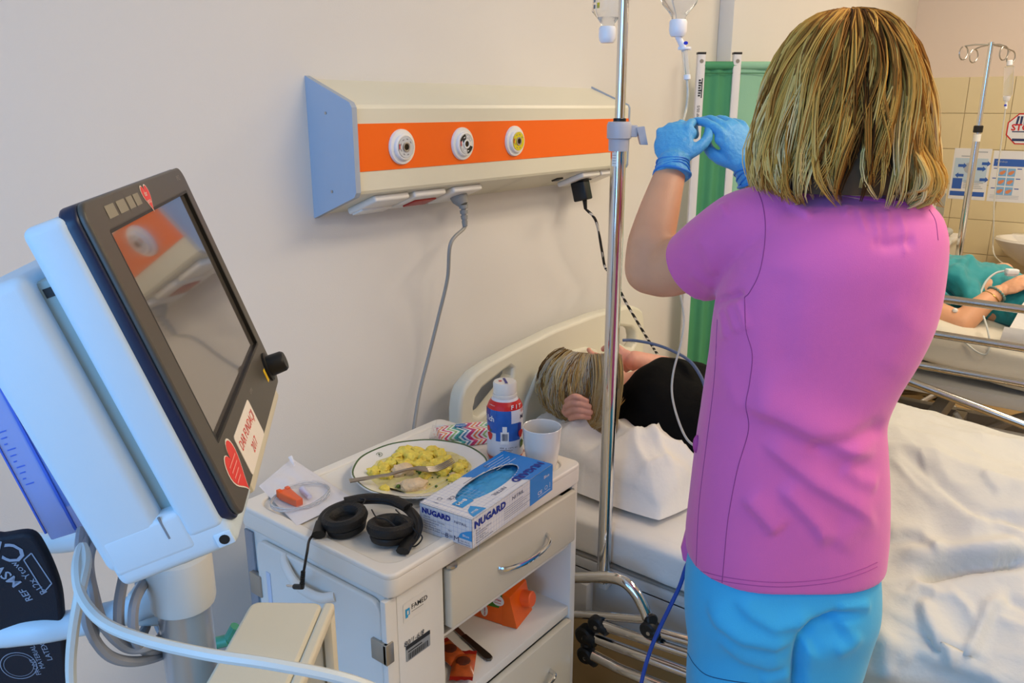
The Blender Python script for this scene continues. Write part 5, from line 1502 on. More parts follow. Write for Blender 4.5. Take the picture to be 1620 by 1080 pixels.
# right hand: fingers forward and to the left
hand(nurse, wr_+UP*.006, (UP*.85-RT*.42+HD*.32), (-RT*.75-UP*.35-HD*.5), -HD, .98, [(.35, .35, .3), (.45, .4, .3), (.55, .4, .3), (.6, .45, .3)], 8,
     [(.018, .016, -.006), (.040, .040, -.018), (.042, .066, -.030), (.034, .086, -.036)], M_nitrile, 'right_glove')

# tunic
M_pinkseam = mat('pink_seam', '#b34a92', .75, bump=.12, bscale=700)
M_pink = mat('pink_tunic', '#d964ad', .75, bump=.12, bscale=700, sheen=.25, var=.02, vscale=6)
tn = MB()
TR = [(1089, 1391, 884, NF, .112), (1087, 1394, 855, NF, .114), (1090, 1397, 820, NF, .114), (1098, 1398, 760, NF, .112), (1105, 1394, 700, NF, .108), (1112, 1393, 655, NF, .105), (1119, 1412, 610, NF, .105), (1126, 1443, 560, NF, .108), (1131, 1465, 510, NF, .112), (1140, 1477, 460, NF, .115), (1158, 1484, 410, NF, .115), (1178, 1485, 370, NF+.005, .110), (1195, 1478, 340, NF+.01, .098), (1222, 1462, 322, NF+.015, .085), (1262, 1440, 308, NF+.02, .066), (1292, 1418, 302, NF+.02, .058)]
ringloft(tn, rows_to_rings(TR, 2.35), 48)
# sleeves
def sleeve(mb, pts, radii, flat=1.0):
    P = spline(pts, 6); n = len(P); rs = [float(np.interp(i/(n-1), np.linspace(0, 1, len(radii)), radii)) for i in range(n)]
    mb.tube(P, rs, 32, flat=flat)
sleeve(tn, [atF(1252, 352, 1.215), atF(1215, 358, 1.22), atF(1180, 370, 1.24), atF(1135, 398, 1.285), atF(1099, 423, 1.325)], [.058, .064, .068, .067, .063])
sleeve(tn, [atF(1196, 340, 1.225), atF(1250, 333, 1.215), atF(1310, 330, 1.21)], [.046, .040, .030])
sleeve(tn, [atF(1440, 350, 1.225), atF(1390, 338, 1.215), atF(1350, 332, 1.21)], [.046, .038, .030])
sleeve(tn, [atF(1416, 374, 1.22), atF(1406, 387, 1.30), atF(1384, 394, 1.37)], [.060, .062, .060])
co, no, fs = fuse(tn, .0046, 10)
x, y = project(co)
folds = [
 ([(1170, 630), (1240, 660), (1290, 685), (1345, 712), (1392, 716)], .015, 24, 'drape'),
 ([(1270, 706), (1340, 696), (1410, 668)], -.008, 14, 'ridge'),
 ([(1200, 690), (1240, 725), (1290, 765), (1340, 795), (1388, 826)], .009, 16, 'drape'),
 ([(1230, 765), (1262, 800), (1290, 830), (1310, 868)], .008, 14, 'drape'),
 ([(1175, 782), (1205, 815), (1232, 848)], .008, 14, 'drape'),
 ([(1330, 735), (1360, 758), (1392, 768)], .005, 14, 'ridge'),
 ([(1320, 870), (1350, 835), (1390, 815)], .004, 18, 'ridge'),
 ([(1130, 545), (1150, 600), (1175, 660)], .004, 16, 'ridge'),
 ([(1152, 478), (1160, 500), (1168, 530)], .006, 7, 'ridge'), ([(1165, 472), (1176, 500), (1182, 525)], .005, 6, 'ridge'), ([(1140, 484), (1146, 510), (1150, 540)], .005, 7, 'ridge'),
 ([(1120, 478), (1150, 470), (1180, 462)], -.010, 6, 'ridge'),
 ([(1355, 325), (1362, 350), (1370, 372)], .0026, 4, 'ridge'), ([(1380, 328), (1386, 362), (1392, 400)], .0022, 4, 'ridge'), ([(1402, 328), (1404, 350), (1400, 372)], .0026, 4, 'ridge'), ([(1422, 332), (1430, 370), (1432, 410)], .0022, 4, 'ridge'), ([(1340, 322), (1338, 345)], .003, 5, 'ridge'),
 ([(1375, 382), (1405, 388), (1450, 380)], -.005, 10, 'ridge'),
 ([(1240, 305), (1258, 330), (1285, 345)], .006, 8, 'drape'),
 ([(1100, 372), (1120, 395), (1130, 440)], .003, 10, 'ridge'), ([(1140, 320), (1150, 345)], .004, 6, 'ridge'),
 ([(1090, 430), (1130, 458)], .003, 8, 'ridge'),
 ([(1400, 470), (1440, 520), (1400, 600)], .003, 26, 'ridge'), ([(1240, 420), (1230, 500), (1240, 600)], -.004, 30, 'ridge'),
]
co2 = mkfold(co, no, folds)
co2 = clothnoise(co2, no, .0022, 14, 5, (1, 1, .6))
tunic = build_np(co2, fs, 'tunic', M_pink, nurse)
from mathutils.bvhtree import BVHTree
tbvh = BVHTree.FromPolygons([tuple(p) for p in co2], fs)
def onskin(bvh, px, sink=0.0):
    out = []
    for x, y in px:
        d = ray(x, y).normalized(); hit = bvh.ray_cast(EYE, d)
        if hit[0] is not None: out.append(hit[0]-d*sink)
    return out
def seamline(bvh, pts, r, m, parent, name='seam', sink=0.0):
    px = [(p.x, p.y) for p in spline([V((a, b, 0)) for a, b in pts], 10)]
    P = onskin(bvh, px, sink)
    if len(P) > 2: MB().tube(P, r, 6).build(name, m, parent)
M_seam_pink = mat('pink_seam_shadow', '#983f80', .8)
for pts in ([(1197, 297), (1207, 325), (1211, 360), (1208, 400), (1200, 435), (1186, 462), (1178, 470)],
            [(1178, 470), (1180, 520), (1190, 560), (1186, 605), (1180, 640), (1184, 680), (1166, 745), (1152, 820), (1146, 880), (1142, 926)],
            [(1135, 505), (1130, 600), (1118, 700), (1106, 800), (1101, 905)],
            [(1470, 332), (1480, 350), (1484, 380)]):
    seamline(tbvh, pts, .0008, M_seam_pink, tunic, sink=-.0002)
for dy in (0, -7):
    seamline(tbvh, [(1092, 905+dy), (1150, 920+dy), (1230, 928+dy), (1310, 922+dy), (1360, 908+dy), (1388, 896+dy)], .0007, mat('pink_stitching', '#a8478c', .8), tunic, 'hem_stitching', .0001)
seamline(tbvh, [(1262, 303), (1310, 305), (1350, 311), (1400, 318), (1436, 323)], .0036, M_pinkseam, tunic, 'neckband', .0008)

P = [atF(1222, 358, 1.215), atF(1180, 370, 1.24), atF(1135, 398, 1.285), atF(1099, 423, 1.325)]
dirc = (P[3]-P[2]).normalized(); u_ = dirc.cross(UP).normalized(); w2 = dirc.cross(u_)
for k in (-.0065,):
    MB().tube([P[3]+dirc*k+(u_*math.cos(2*PI*i/40)+w2*math.sin(2*PI*i/40))*.0603 for i in range(41)], .0022, 6).build('sleeve_hem', M_pink, tunic)
# front panel corner showing through the side slit
sl = [atF(1086, 838, 1.235), atF(1078, 868, 1.24), atF(1081, 886, 1.24), atF(1092, 893, 1.235), atF(1104, 880, 1.225), atF(1104, 836, 1.225)]
MB().add([p for p in sl]+[p+HD*.006 for p in sl], [tuple(range(6)), tuple(range(11, 5, -1))]+[(i, (i+1) % 6, 6+(i+1) % 6, 6+i) for i in range(6)]).build('slit_panel', M_pink, tunic, smooth=False)
# pocket corner at the front
MB().ell(atF(1102, 702, 1.21), (.007, .006, .016), None, 2).build('pocket_edge', M_pinkseam, tunic)

# trousers
M_turq = mat('turquoise_trousers', '#34aadb', .75, bump=.12, bscale=600, sheen=.2)
tr = MB()
ringloft(tr, rows_to_rings([(1100, 1378, 850, NF, .098), (1090, 1386, 890, NF, .108), (1085, 1386, 930, NF, .115), (1084, 1382, 965, NF, .115), (1088, 1374, 1000, NF, .105), (1096, 1364, 1040, NF, .100), (1112, 1350, 1075, NF, .085)], 2.3), 44)
def lvl(x, z, F):            # point with photo column x at height z
    t = ray(x, 1000); k = (F)/t.dot(HD); p = EYE+t*k; return V((p.x, p.y, z))
zl = atF(1175, 1000, NF).z
lc = atF(1178, 1000, NF); rc = atF(1308, 1000, NF+.035)
L1 = V((lc.x, lc.y, 0)); R1 = V((rc.x, rc.y, 0))
def leg(mb, c, rows):
    rings = []
    for z, a, dp, dx, dy in resample(rows, 4): rings.append((V((c.x, c.y, z))+RT*dx+HD*dy, RT*a, HD*dp, 2.2))
    ringloft(mb, rings, 36)
leg(tr, L1, [(.72, .082, .100, 0, 0), (.64, .092, .100, .0, .0), (.55, .092, .098, 0, 0), (.44, .082, .088, 0, 0), (.30, .074, .078, 0, -.01), (.16, .070, .074, 0, -.015), (.07, .072, .076, 0, -.015)])
leg(tr, R1, [(.72, .062, .080, -.005, -.01), (.64, .060, .076, .0, .0), (.55, .058, .074, 0, .0), (.44, .064, .076, .01, .0), (.30, .068, .072, .03, 0), (.16, .068, .070, .035, 0), (.07, .070, .072, .035, 0)])
co, no, fs = fuse(tr, .0062, 16)
co = mkfold(co, no, [
 ([(1250, 1240), (1264, 1045), (1270, 1016), (1290, 994), (1325, 978), (1376, 966)], -.026, 9, 'ridge'),
 ([(1276, 1030), (1300, 1008), (1340, 990)], -.016, 18, 'ridge'),
 ([(1118, 945), (1140, 985), (1180, 1010), (1225, 1020), (1262, 1008)], .012, 13, 'drape'),
 ([(1160, 940), (1190, 972), (1225, 992), (1262, 988), (1290, 965)], .009, 12, 'drape'),
 ([(1135, 1005), (1175, 1040), (1215, 1052), (1250, 1046)], .008, 12, 'drape'),
 ([(1200, 1078), (1235, 1068), (1256, 1062)], .006, 10, 'ridge'),
 ([(1322, 962), (1350, 960), (1380, 955)], .006, 10, 'ridge'),
 ([(1320, 1035), (1345, 1020), (1362, 1000)], .006, 10, 'ridge'),
])
co = clothnoise(co, no, .003, 11, 9)
trs = build_np(co, fs, 'trousers', M_turq, nurse)
trbvh = BVHTree.FromPolygons([tuple(p) for p in co], fs)
seamline(trbvh, [(1088, 1033), (1100, 1052), (1120, 1068), (1160, 1077), (1210, 1083)], .0010, mat('trouser_seam', '#15527c', .8), trs, 'pocket_seam', -.0002)
M_shoe = mat('white_clog', '#e2e2e0', .5)
for c, dx, dy in ((L1, 0, -.015), (R1, .035, 0)):
    c = c+RT*dx+HD*dy
    sh = MB(); sh.ell(c+HD*.05+UP*.038, (.042, .125, .045), Matrix.Rotation(HEADING-PI/2, 4, 'Z')); sh.box((-.042, -.08, .0), (.042, .17, .03), .012, 3, M=Matrix.Translation(c) @ Matrix.Rotation(HEADING-PI/2, 4, 'Z'))
    co, no, fs = fuse(sh, .006, 4); co[:, 2] = np.maximum(co[:, 2], .0005); build_np(co, fs, 'shoe', M_shoe, nurse)

# hair -----------------------------------------------------------
def hair_material(name, ramp_cols, rough=.55):
    m = bpy.data.materials.new(name); m.use_nodes = True; nt = m.node_tree; b = nt.nodes['Principled BSDF']
    at = nt.nodes.new('ShaderNodeAttribute'); at.attribute_name = 'tone'
    r = nt.nodes.new('ShaderNodeValToRGB'); el = r.color_ramp.elements
    while len(el) < len(ramp_cols): el.new(.5)
    for i, c in enumerate(ramp_cols): el[i].position = i/(len(ramp_cols)-1); el[i].color = (*lin(c), 1)
    nt.links.new(at.outputs['Fac'], r.inputs['Fac']); nt.links.new(r.outputs['Color'], b.inputs['Base Color'])
    b.inputs['Roughness'].default_value = rough; b.inputs['Specular IOR Level'].default_value = .06
    b.inputs['Anisotropic'].default_value = .5
    return m
def strands(name, paths, tones, r, m, parent, seg=3):
    """many thin tapered locks as one mesh with a per-lock tone"""
    vs, fs, tn_ = [], [], []
    for P, tone, rr in zip(paths, tones, r):
        n = len(P); k0 = len(vs)
        nx = V((1, 0, 0))
        for i in range(n):
            t = (P[min(n-1, i+1)]-P[max(0, i-1)]).normalized(); nx = (nx-t*nx.dot(t))
            nx = nx.normalized() if nx.length > 1e-4 else t.orthogonal().normalized(); ny = t.cross(nx)
            u = i/(n-1); w_ = rr*min(1, .35+u*5)*(1-u**5*.85)
            for s in range(seg):
                a = 2*PI*s/seg; vs.append(P[i]+nx*(math.cos(a)*w_)+ny*(math.sin(a)*w_)); tn_.append(tone[0]+(tone[1]-tone[0])*min(1, u*1.3))
        for i in range(n-1):
            for s in range(seg): fs.append((k0+i*seg+s, k0+i*seg+(s+1) % seg, k0+(i+1)*seg+(s+1) % seg, k0+(i+1)*seg+s))
    me = bpy.data.meshes.new(name); off = root_loc(parent)
    me.from_pydata([tuple(V(v)-off) for v in vs], [], fs)
    at = me.attributes.new('tone', 'FLOAT', 'POINT'); at.data.foreach_set('value', np.clip(tn_, 0, 1).astype(np.float32))
    me.materials.append(m); me.polygons.foreach_set('use_smooth', [True]*len(me.polygons))
    o = bpy.data.objects.new(name, me); COL.objects.link(o); o.parent = parent
    o['kind'] = 'stuff'
    return o
HF = NF+.02
HR = [(1335, 1352, 13, HF, .012), (1306, 1385, 22, HF, .050), (1277, 1408, 42, HF, .078), (1254, 1428, 75, HF, .098), (1236, 1441, 115, HF, .108), (1222, 1447, 155, HF, .110), (1211, 1449, 200, HF-.005, .106), (1203, 1450, 240, HF-.01, .102), (1201, 1452, 275, HF-.012, .100), (1208, 1452, 300, HF-.012, .096), (1225, 1446, 318, HF-.012, .088)]
hr_rows = np.array(HR, float)
def hshell(a, t, off=0.0):
    """a: angle round the head (0 = photo right, -90 deg = towards the viewer); t: 0 crown .. 1 ends"""
    k = t*(len(hr_rows)-1); xl, xr, y, F, dp = [float(np.interp(k, range(len(hr_rows)), hr_rows[:, i])) for i in range(5)]
    p0 = atF(xl, y, F); p1 = atF(xr, y, F); c = (p0+p1)/2; h = (p1-p0).length/2
    return c+RT*(math.cos(a)*(h+off))+HD*(math.sin(a)*(dp+off))
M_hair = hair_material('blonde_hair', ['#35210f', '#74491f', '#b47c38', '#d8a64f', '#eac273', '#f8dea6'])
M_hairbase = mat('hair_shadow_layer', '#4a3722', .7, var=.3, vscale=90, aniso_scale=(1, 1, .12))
sh = MB(); vs, fs = [], []
na, nt_ = 40, 26
for j in range(nt_+1):
    for i in range(na): vs.append(hshell(2*PI*i/na, j/nt_*.90, -.013))
for j in range(nt_):
    for i in range(na): fs.append((j*na+i, j*na+(i+1) % na, (j+1)*na+(i+1) % na, (j+1)*na+i))
fs.append(tuple(range(na-1, -1, -1)))
# open the face side
keep = []
for f_ in fs:
    c = sum((V(vs[i]) for i in f_), V((0, 0, 0)))/len(f_)-HC
    if c.dot(HD) > .055 and c.z < .045: continue
    keep.append(f_)
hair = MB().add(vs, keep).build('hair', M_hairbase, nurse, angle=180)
R_ = random.Random(11)
paths, tones, rad = [], [], []
crown = math.radians(-10)
clumps = []; c_i = 0
for c in range(430):
    a0_ = R_.uniform(0, 2*PI); clumps.append((a0_, R_.gauss(-.22 if math.sin(a0_) < .2 and math.cos(a0_) < .35 else .05, .22), R_.uniform(.70, 1.06), R_.random(), R_.uniform(-.006, .012), R_.uniform(0, .22)))
for (a0_, dr_, tl, tone, of_, t0) in clumps:
    facing = math.sin(a0_)
    if facing > .55 and R_.random() < .6: tl = R_.uniform(.35, .5)
    deep = math.exp(-((math.degrees((a0_+PI) % (2*PI)-PI)+88)/26)**2)       # the parted middle of the back of the head
    if deep > .3 and R_.random() < .45*deep: tl = R_.uniform(.62, .84)
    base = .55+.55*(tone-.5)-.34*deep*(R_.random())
    nst = 8
    w1, w2_, ph = R_.uniform(.03, .17), R_.uniform(3, 8), R_.uniform(0, 6)
    curl = R_.uniform(.2, 1.0)
    for s in range(nst):
        P = []; ja, jt, jo = R_.gauss(0, .035), R_.uniform(-.04, .03), R_.gauss(0, .0022)
        n = 15
        tend = min(1.05, tl+jt)
        if -.35 < math.cos(a0_) < .45 and math.sin(a0_) < 0: tend = min(tend, .90+.05*math.sin(c_i*2.3)); c_i += .02
        for i in range(n):
            u = i/(n-1); t = t0*.5+(tend-t0*.5)*u
            # locks sweep away from the crown, whose whorl sits right of the middle
            aa = a0_+dr_*u*1.2+ja*(.3+1.3*u)*(1-.8*u**2)+w1*u*math.sin(w2_*u+ph)
            o = of_*(.4+.6*u)+jo+(.002+.007*u)*math.sin(u*8+ph)
            if u > .8: o -= (u-.8)*.075*curl*(1 if math.cos(a0_) < .75 else -1.0)
            P.append(hshell(aa, t, o))
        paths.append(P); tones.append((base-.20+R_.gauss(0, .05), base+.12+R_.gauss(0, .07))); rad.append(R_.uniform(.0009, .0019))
# the flick at the lower right and stray wisps at the left
for c in range(46):
    a0_ = math.radians(R_.uniform(-58, 5)); base = R_.uniform(.45, .9); dz = R_.uniform(-.012, .02); bulge = R_.uniform(.008, .026)
    for s in range(9):
        P = []; j1 = R_.gauss(0, .02); j2 = R_.gauss(0, .002)
        for i in range(13):
            u = i/12; t = .50+.50*u; o = .003+bulge*math.sin(PI*max(0, (u-.35)/.65))+j2-.02*max(0, u-.85)*3
            P.append(hshell(a0_+j1+.25*(u-.5)*0, t, o)+UP*(dz*u+.012*max(0, u-.8)*5*(u-.8)))
        paths.append(P); tones.append((base-.25, base+.1)); rad.append(R_.uniform(.0009, .0017))
for c in range(46):
    a0_ = math.radians(R_.choice([180, 185, 172, 200, 0, -8])+R_.gauss(0, 8)); base = R_.uniform(.45, .8); o1 = R_.uniform(.004, .02)
    P = [hshell(a0_, .25+.72*i/12*R_.uniform(.98, 1.02), .002+o1*(i/12)**2+.002*math.sin(i+c)) for i in range(13)]
    paths.append(P); tones.append((base, base+.1)); rad.append(.0006)
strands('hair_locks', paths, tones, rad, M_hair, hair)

# ------------------------------------------------ PATIENT IN BLACK
M_blacktop = mat('black_cotton', '#040404', .9, bump=.2, bscale=60, spec=.2)
pt1 = thing('patient', (1.76, .60, .66), 'fair-haired patient in a black top lying with back turned on the near bed', 'person')
X1, Y1 = V((1, 0, 0)), V((0, 1, 0))
body = MB()
def yrings(mb, rows, e=2.2):
    ringloft(mb, [(V((x, y, z)), X1*rx_, UP*rz_, e) for y, x, z, rx_, rz_ in resample(rows, 3)], 36)
TOR = [(1.00, 1.69, .855, .045, .048), (.965, 1.70, .838, .060, .064), (.93, 1.725, .815, .090, .108), (.88, 1.740, .797, .118, .148), (.80, 1.755, .775, .130, .122), (.62, 1.770, .745, .122, .110), (.45, 1.79, .725, .105, .085), (.28, 1.82, .715, .120, .075), (.10, 1.84, .715, .115, .070)]
yrings(body, [(y, x, z, rx_*.94, rz_*.94) for y, x, z, rx_, rz_ in TOR])
P1H = V((1.66, 1.06, .858))
body.ell(P1H, (.075, .095, .078)); body.ell(P1H+V((.05, -.02, 0)), (.06, .07, .06))
body.ell(P1H+V((.112, -.005, 0)), (.016, .022, .013), None, 2); body.ell(P1H+V((.100, -.045, 0)), (.012, .012, .024), None, 2)
# upper arm forward, elbow out of sight, forearm back to the face
limb(body, [V((1.76, .865, .865)), V((1.89, .84, .832)), V((2.02, .79, .79))], [.056, .050, .042])
limb(body, [V((2.02, .79, .79)), V((1.93, .91, .845)), V((1.80, 1.0, .900))], [.040, .038, .028])
limb(body, [V((1.72, .88, .73)), V((1.68, .98, .735)), V((1.62, 1.07, .77))], [.05, .038, .026])
limb(body, [V((1.84, .14, .715)), V((1.93, -.20, .715)), V((1.80, -.58, .69))], [.075, .06, .04])
co, no, fs = fuse(body, .0060, 8)
build_np(co, fs, 'body', M_skin2, pt1)
tp1 = MB()
yrings(tp1, [(.995, 1.655, .752, .045, .040), (.960, 1.690, .785, .085, .085)]+TOR[2:])
sleeve(tp1, [V((1.745, .870, .872)), V((1.82, .862, .855)), V((1.89, .850, .832))], [.074, .068, .060])
co, no, fs = fuse(tp1, .0060, 8)
co = clothnoise(co, no, .006, 9, 2); co = clothnoise(co, no, .003, 24, 4)
build_np(co, fs, 'black_top', M_blacktop, pt1)
ey = MB()
for s in (-1, 1): ey.ell(P1H+V((.085, .02, s*.028)), (.011, .011, .011), None, 2)
ey.build('eyes', mat('eye_white', '#e8e4dc', .2), pt1)
# the hand beneath the head: knuckles and four fingers curled towards the viewer
hd2 = MB(); hx = 1.552
fing = [((897, 634), (910, 627), (928, 634), .0082), ((895, 643), (910, 637), (932, 643), .0088), ((897, 653), (912, 648), (934, 652), .0088), ((903, 662), (915, 658), (932, 660), .0080)]
for a, b_, c, r in fing:
    P = spline([atX(*a, hx+.012), atX(*b_, hx-.004), atX(*c, hx+.010)], 5)
    hd2.tube(P, [r*.95]*5+[r]*3+[r*.85]*(len(P)-8), 12); hd2.ell(P[-1], (r*.85,)*3, None, 2); hd2.ell(P[0], (r*.95,)*3, None, 2)
hd2.ell(atX(902, 648, hx+.028), (.020, .024, .022)); hd2.tube(spline([atX(905, 640, hx+.03), atX(918, 630, hx+.035), atX(934, 628, hx+.03)], 4), .010, 10)
co, no, fs = fuse(hd2, .0019, 1); build_np(co, fs, 'hand', M_skin2, pt1)
# hand at the face
hand(pt1, V((1.80, 1.0, .900)), V((-.35, .9, -.25)), V((-.3, 0, .9)), V((-1, 0, 0)), .9, [(.3, .4, .3)]*4, 8, [(.018, .016, -.006), (.040, .040, -.018), (.042, .066, -.030), (.034, .086, -.036)], M_skin2, 'hand', cuff=False, voxel=.0032)
M_hair2 = hair_material('ash_blonde_hair', ['#3a2819', '#7c5c38', '#b08e56', '#c4aa74', '#b1aba2', '#d2c196'])
hb1 = MB(); hb1.ell(P1H+V((-.004, .004, .004)), (.080, .100, .080)); 
hbase = hb1.build('hair', mat('ash_hair_base', '#6f5f48', .7), pt1)
paths, tones, rad = [], [], []
R_ = random.Random(5)
# hair runs from the parting at the top down over the back of the head to the pillow
for c in range(190):
    ph0 = R_.uniform(-1.0, 1.35); base = R_.choice((.25, .45, .6, .75, .9, 1.0)); ln = R_.uniform(.75, 1.25); dr_ = R_.uniform(-.35, .25); lift = R_.uniform(0, .010)
    for s in range(9):
        P = []; j1, j2 = R_.gauss(0, .05), R_.gauss(0, .002)
        for i in range(14):
            u = i/13; th_ = math.radians(75-u*150*ln)       # top of the head, over the back (-X), down
            ph = ph0+j1*(1-.6*u)+dr_*u+.10*math.sin(u*5+c*1.7)
            rr = 1.01+lift*9*u*u+j2*9+.04*math.sin(u*6+c)
            cth = math.cos(th_)
            d = V((-max(0.0, cth)*math.cos(ph*.75) - .04, math.sin(ph*.95)*(.35+.65*abs(cth)), math.sin(th_)))
            p = P1H+V((d.x*.088*rr, d.y*.106*rr, d.z*.091*rr))
            p += noise.noise_vector(p*22+V((c*.37, 0, s*.06)))*(.016*u)
            if th_ < -.6: k = (-.6-th_); p += V((-.020*k, -.026*k, .012*k))
            P.append(p)
        paths.append(P); tones.append((base-.15+R_.gauss(0, .05), base+R_.gauss(0, .08))); rad.append(R_.uniform(.0007, .0015))
# ends spilling onto the pillow under the hand and towards the neck
for c in range(40):
    x_, y_ = R_.uniform(888, 940), R_.uniform(655, 672); base = R_.uniform(.25, .6)
    for s in range(6):
        a = R_.gauss(0, 3); b_ = R_.gauss(0, 2)
        P = spline([atX(x_+45+a, 630+b_, 1.60), atX(x_+28+a, y_+b_*.6-8, 1.575), atX(x_+10+a, y_+4+b_, 1.572), atX(x_-5+a*1.5, y_+4+b_*1.5, 1.575)], 4)
        paths.append(P); tones.append((base, base+.1)); rad.append(.0010)
for c in range(60):
    x_ = R_.uniform(945, 985); base = R_.uniform(.3, .8)
    for s in range(7):
        a = R_.gauss(0, 3); b_ = R_.gauss(0, 3)
        P = spline([atX(x_+a-5, 560+b_*.3, 1.62), atX(x_+a-2, 600+b_, 1.575), atX(x_+a-8, 645+b_, 1.57), atX(x_+a*1.4-20+R_.uniform(-6, 6), 690+b_*2-(985-x_)*.35, 1.575)], 5)
        paths.append(P); tones.append((base, base-.1)); rad.append(.0011)
strands('hair_locks', paths, tones, rad, M_hair2, hbase)
MB(frame(atX(1105, 577, 1.93), RT, UP)).box((-.006, -.006, -.004), (.006, .006, .004), .002).build('cannula_cap', mat('bright_blue_plastic', '#2f8fe0', .4), pt1)
# ================================================================== BACKGROUND
# ------------------------------------------------ folding screen between the beds
M_alu = mat('white_lacquered_post', '#dedbd8', .4)
M_green_shaded = mat('shaded_green_screen_cloth', '#4f9a6c', .8, bump=.15, bscale=500, var=.03, vscale=12)  # panel turned from the light: shade put into the cloth's green
M_green_lit = mat('lit_green_screen_cloth', '#93c4a2', .8, bump=.15, bscale=500)  # the same cloth where lit, light put into the paler green
fsn = thing('folding_screen', (2.66, 1.12, 0), 'green fabric folding screen with white posts standing between the two beds', 'screen')
posts = [V((2.585, 1.236, 0)), V((2.660, 1.145, 0)), V((3.02, .72, 0))]
for p in posts:
    MB(Matrix.Translation(p) @ Matrix.Rotation(math.radians(38), 4, 'Z')).box((-.013, -.013, .05), (.013, .013, 1.708), .003).build('post', M_alu, fsn)
    MB(Matrix.Translation(p) @ Matrix.Rotation(math.radians(38), 4, 'Z')).box((-.0135, -.0135, 1.706), (.0135, .0135, 1.713), .001).build('post_cap', M_black, fsn)
    MB().cyl(p+V((-.01, 0, .025)), p+V((.01, 0, .025)), .025, seg=16, bev=.003).build('castor', M_black, fsn)
    MB().cyl(p-HD*.0135+UP*1.685, p-HD*.0125+UP*1.685, .0065, seg=14).build('post_rivet', M_steel, fsn)
def cloth(p, q, m, name, amp, top=1.683, ph=0):
    vs, fs = [], []; n, mz = 40, 24
    nrm = (q-p).cross(UP).normalized()
    for j in range(mz+1):
        z = .22+(top-.22)*j/mz
        for i in range(n+1):
            u = i/n; base = p.lerp(q, u); w_ = amp*math.sin(u*2*PI*2.5+ph)*(1-.6*(j/mz)**4)
            for s in (-1, 1): vs.append(base+nrm*(w_+s*.0012)+UP*z)
    st_ = 2*(n+1)
    for j in range(mz):
        for i in range(n):
            a = j*st_+2*i
            fs.append((a, a+2, a+2+st_, a+st_)); fs.append((a+1, a+1+st_, a+3+st_, a+3))
    return MB().add(vs, fs).build(name, m, fsn)
cloth(posts[0], posts[1], M_green_shaded, 'cloth_panel', .007)
cloth(posts[1], posts[2], M_green_lit, 'cloth_panel', .009, ph=1)
for p, q in ((posts[0], posts[1]), (posts[1], posts[2])):
    m = M_green_shaded if p is posts[0] else M_green_lit
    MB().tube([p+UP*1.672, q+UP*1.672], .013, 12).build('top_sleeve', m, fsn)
    MB().tube([p+UP*1.648-HD*.010, q+UP*1.648-HD*.010], .0014, 6).build('sleeve_seam', mat('dark_green_seam', '#2f6b45', .8), fsn)
    MB().cyl(p+UP*.22, q+UP*.22, .008, seg=10).build('lower_rod', M_alu, fsn)
FPs = frame(posts[0]-HD*.0134+UP*0, RT, UP)
lbp = MB(FPs); 
for k in range(7): lbp.rect(-.006, 1.575+k*.008, .001+(k % 3)*.0015, 1.580+k*.008, .0006)
lbp.rect(.004, 1.57, .007, 1.632, .0006)
lbp.text('MP 05/5', .0025, 1.505, .0125, .0006, rot=90)
lbp.build('post_label', M_ink, fsn, smooth=False)

# ------------------------------------------------ second bed
M_rail = mat('worn_chrome_rail', '#c9c6c0', .16, 1.0)
M_mat2 = mat('cream_mattress_cover', '#d9d3c3', .6, bump=.2, bscale=25)
b2 = thing('hospital_bed', (3.72, .0, 0), 'second hospital bed with long chrome side rails, behind the nurse at the right', 'bed')
ya, yb_ = .98, -1.0
for z in (.878, .744, .618):
    MB().tube([(3.20, .80, z+.002), (3.20, yb_, z-.012)], .0145, 14).build('rail_tube', M_rail, b2)
r0 = atX(1404, 590, 3.12); r1 = atX(1620, 672, 3.12); rd = r1-r0
MB().tube([r0-rd*.25, r1+rd*.9], .015, 14).build('rail_tube', M_rail, b2)
for y in (.80, yb_):
    MB().tube([(3.20, y, .88), (3.205, y, .5)], .012, 12).build('rail_post', M_rail, b2)
f = MB(); f.box((3.24, yb_, .50), (4.16, ya+.2, .545), .006); f.box((3.26, yb_, .34), (3.31, ya+.2, .40), .006); f.box((4.10, yb_, .34), (4.15, ya+.2, .40), .006)
f.box((3.30, .50, .34), (4.12, .55, .40), .004); f.box((3.30, -.55, .34), (4.12, -.50, .40), .004)
f.build('bed_frame', M_frame, b2)
MB().tube([(3.30, .62, .16), (3.72, .30, .30), (4.10, .0, .36)], .022, 10).build('lift_arm', M_frame, b2)
MB().tube([(3.30, -.35, .16), (3.72, .02, .30), (4.10, .30, .36)], .022, 10).build('lift_arm', M_frame, b2)
MB().box((3.28, ya-1.4, .13), (3.33, ya, .18), .005).box((4.08, ya-1.4, .13), (4.13, ya, .18), .005).box((3.3, .50, .13), (4.1, .55, .18), .004).build('base_frame', M_frame, b2)
for x in (3.30, 4.10):
    for y in (.70, -.40):
        MB().cyl((x-.02, y, .065), (x+.02, y, .065), .065, seg=20, bev=.006).cyl((x, y, .06), (x, y, .15), .014, seg=10).build('castor', M_black, b2)
MB().box((3.28, ya+.20, .40), (4.14, ya+.24, .98), .02).build('headboard', M_head, b2)
MB().tube(spline([(3.33, .45, .42), (3.35, .38, .32), (3.38, .40, .24), (3.36, .50, .20), (3.35, .6, .3)], 6), .010, 8).build('hand_wheel_hose', M_collar, b2)
b = bmesh.new(); bmesh.ops.create_cube(b, size=1); bmesh.ops.subdivide_edges(b, edges=b.edges[:], cuts=24, use_grid_fill=True)
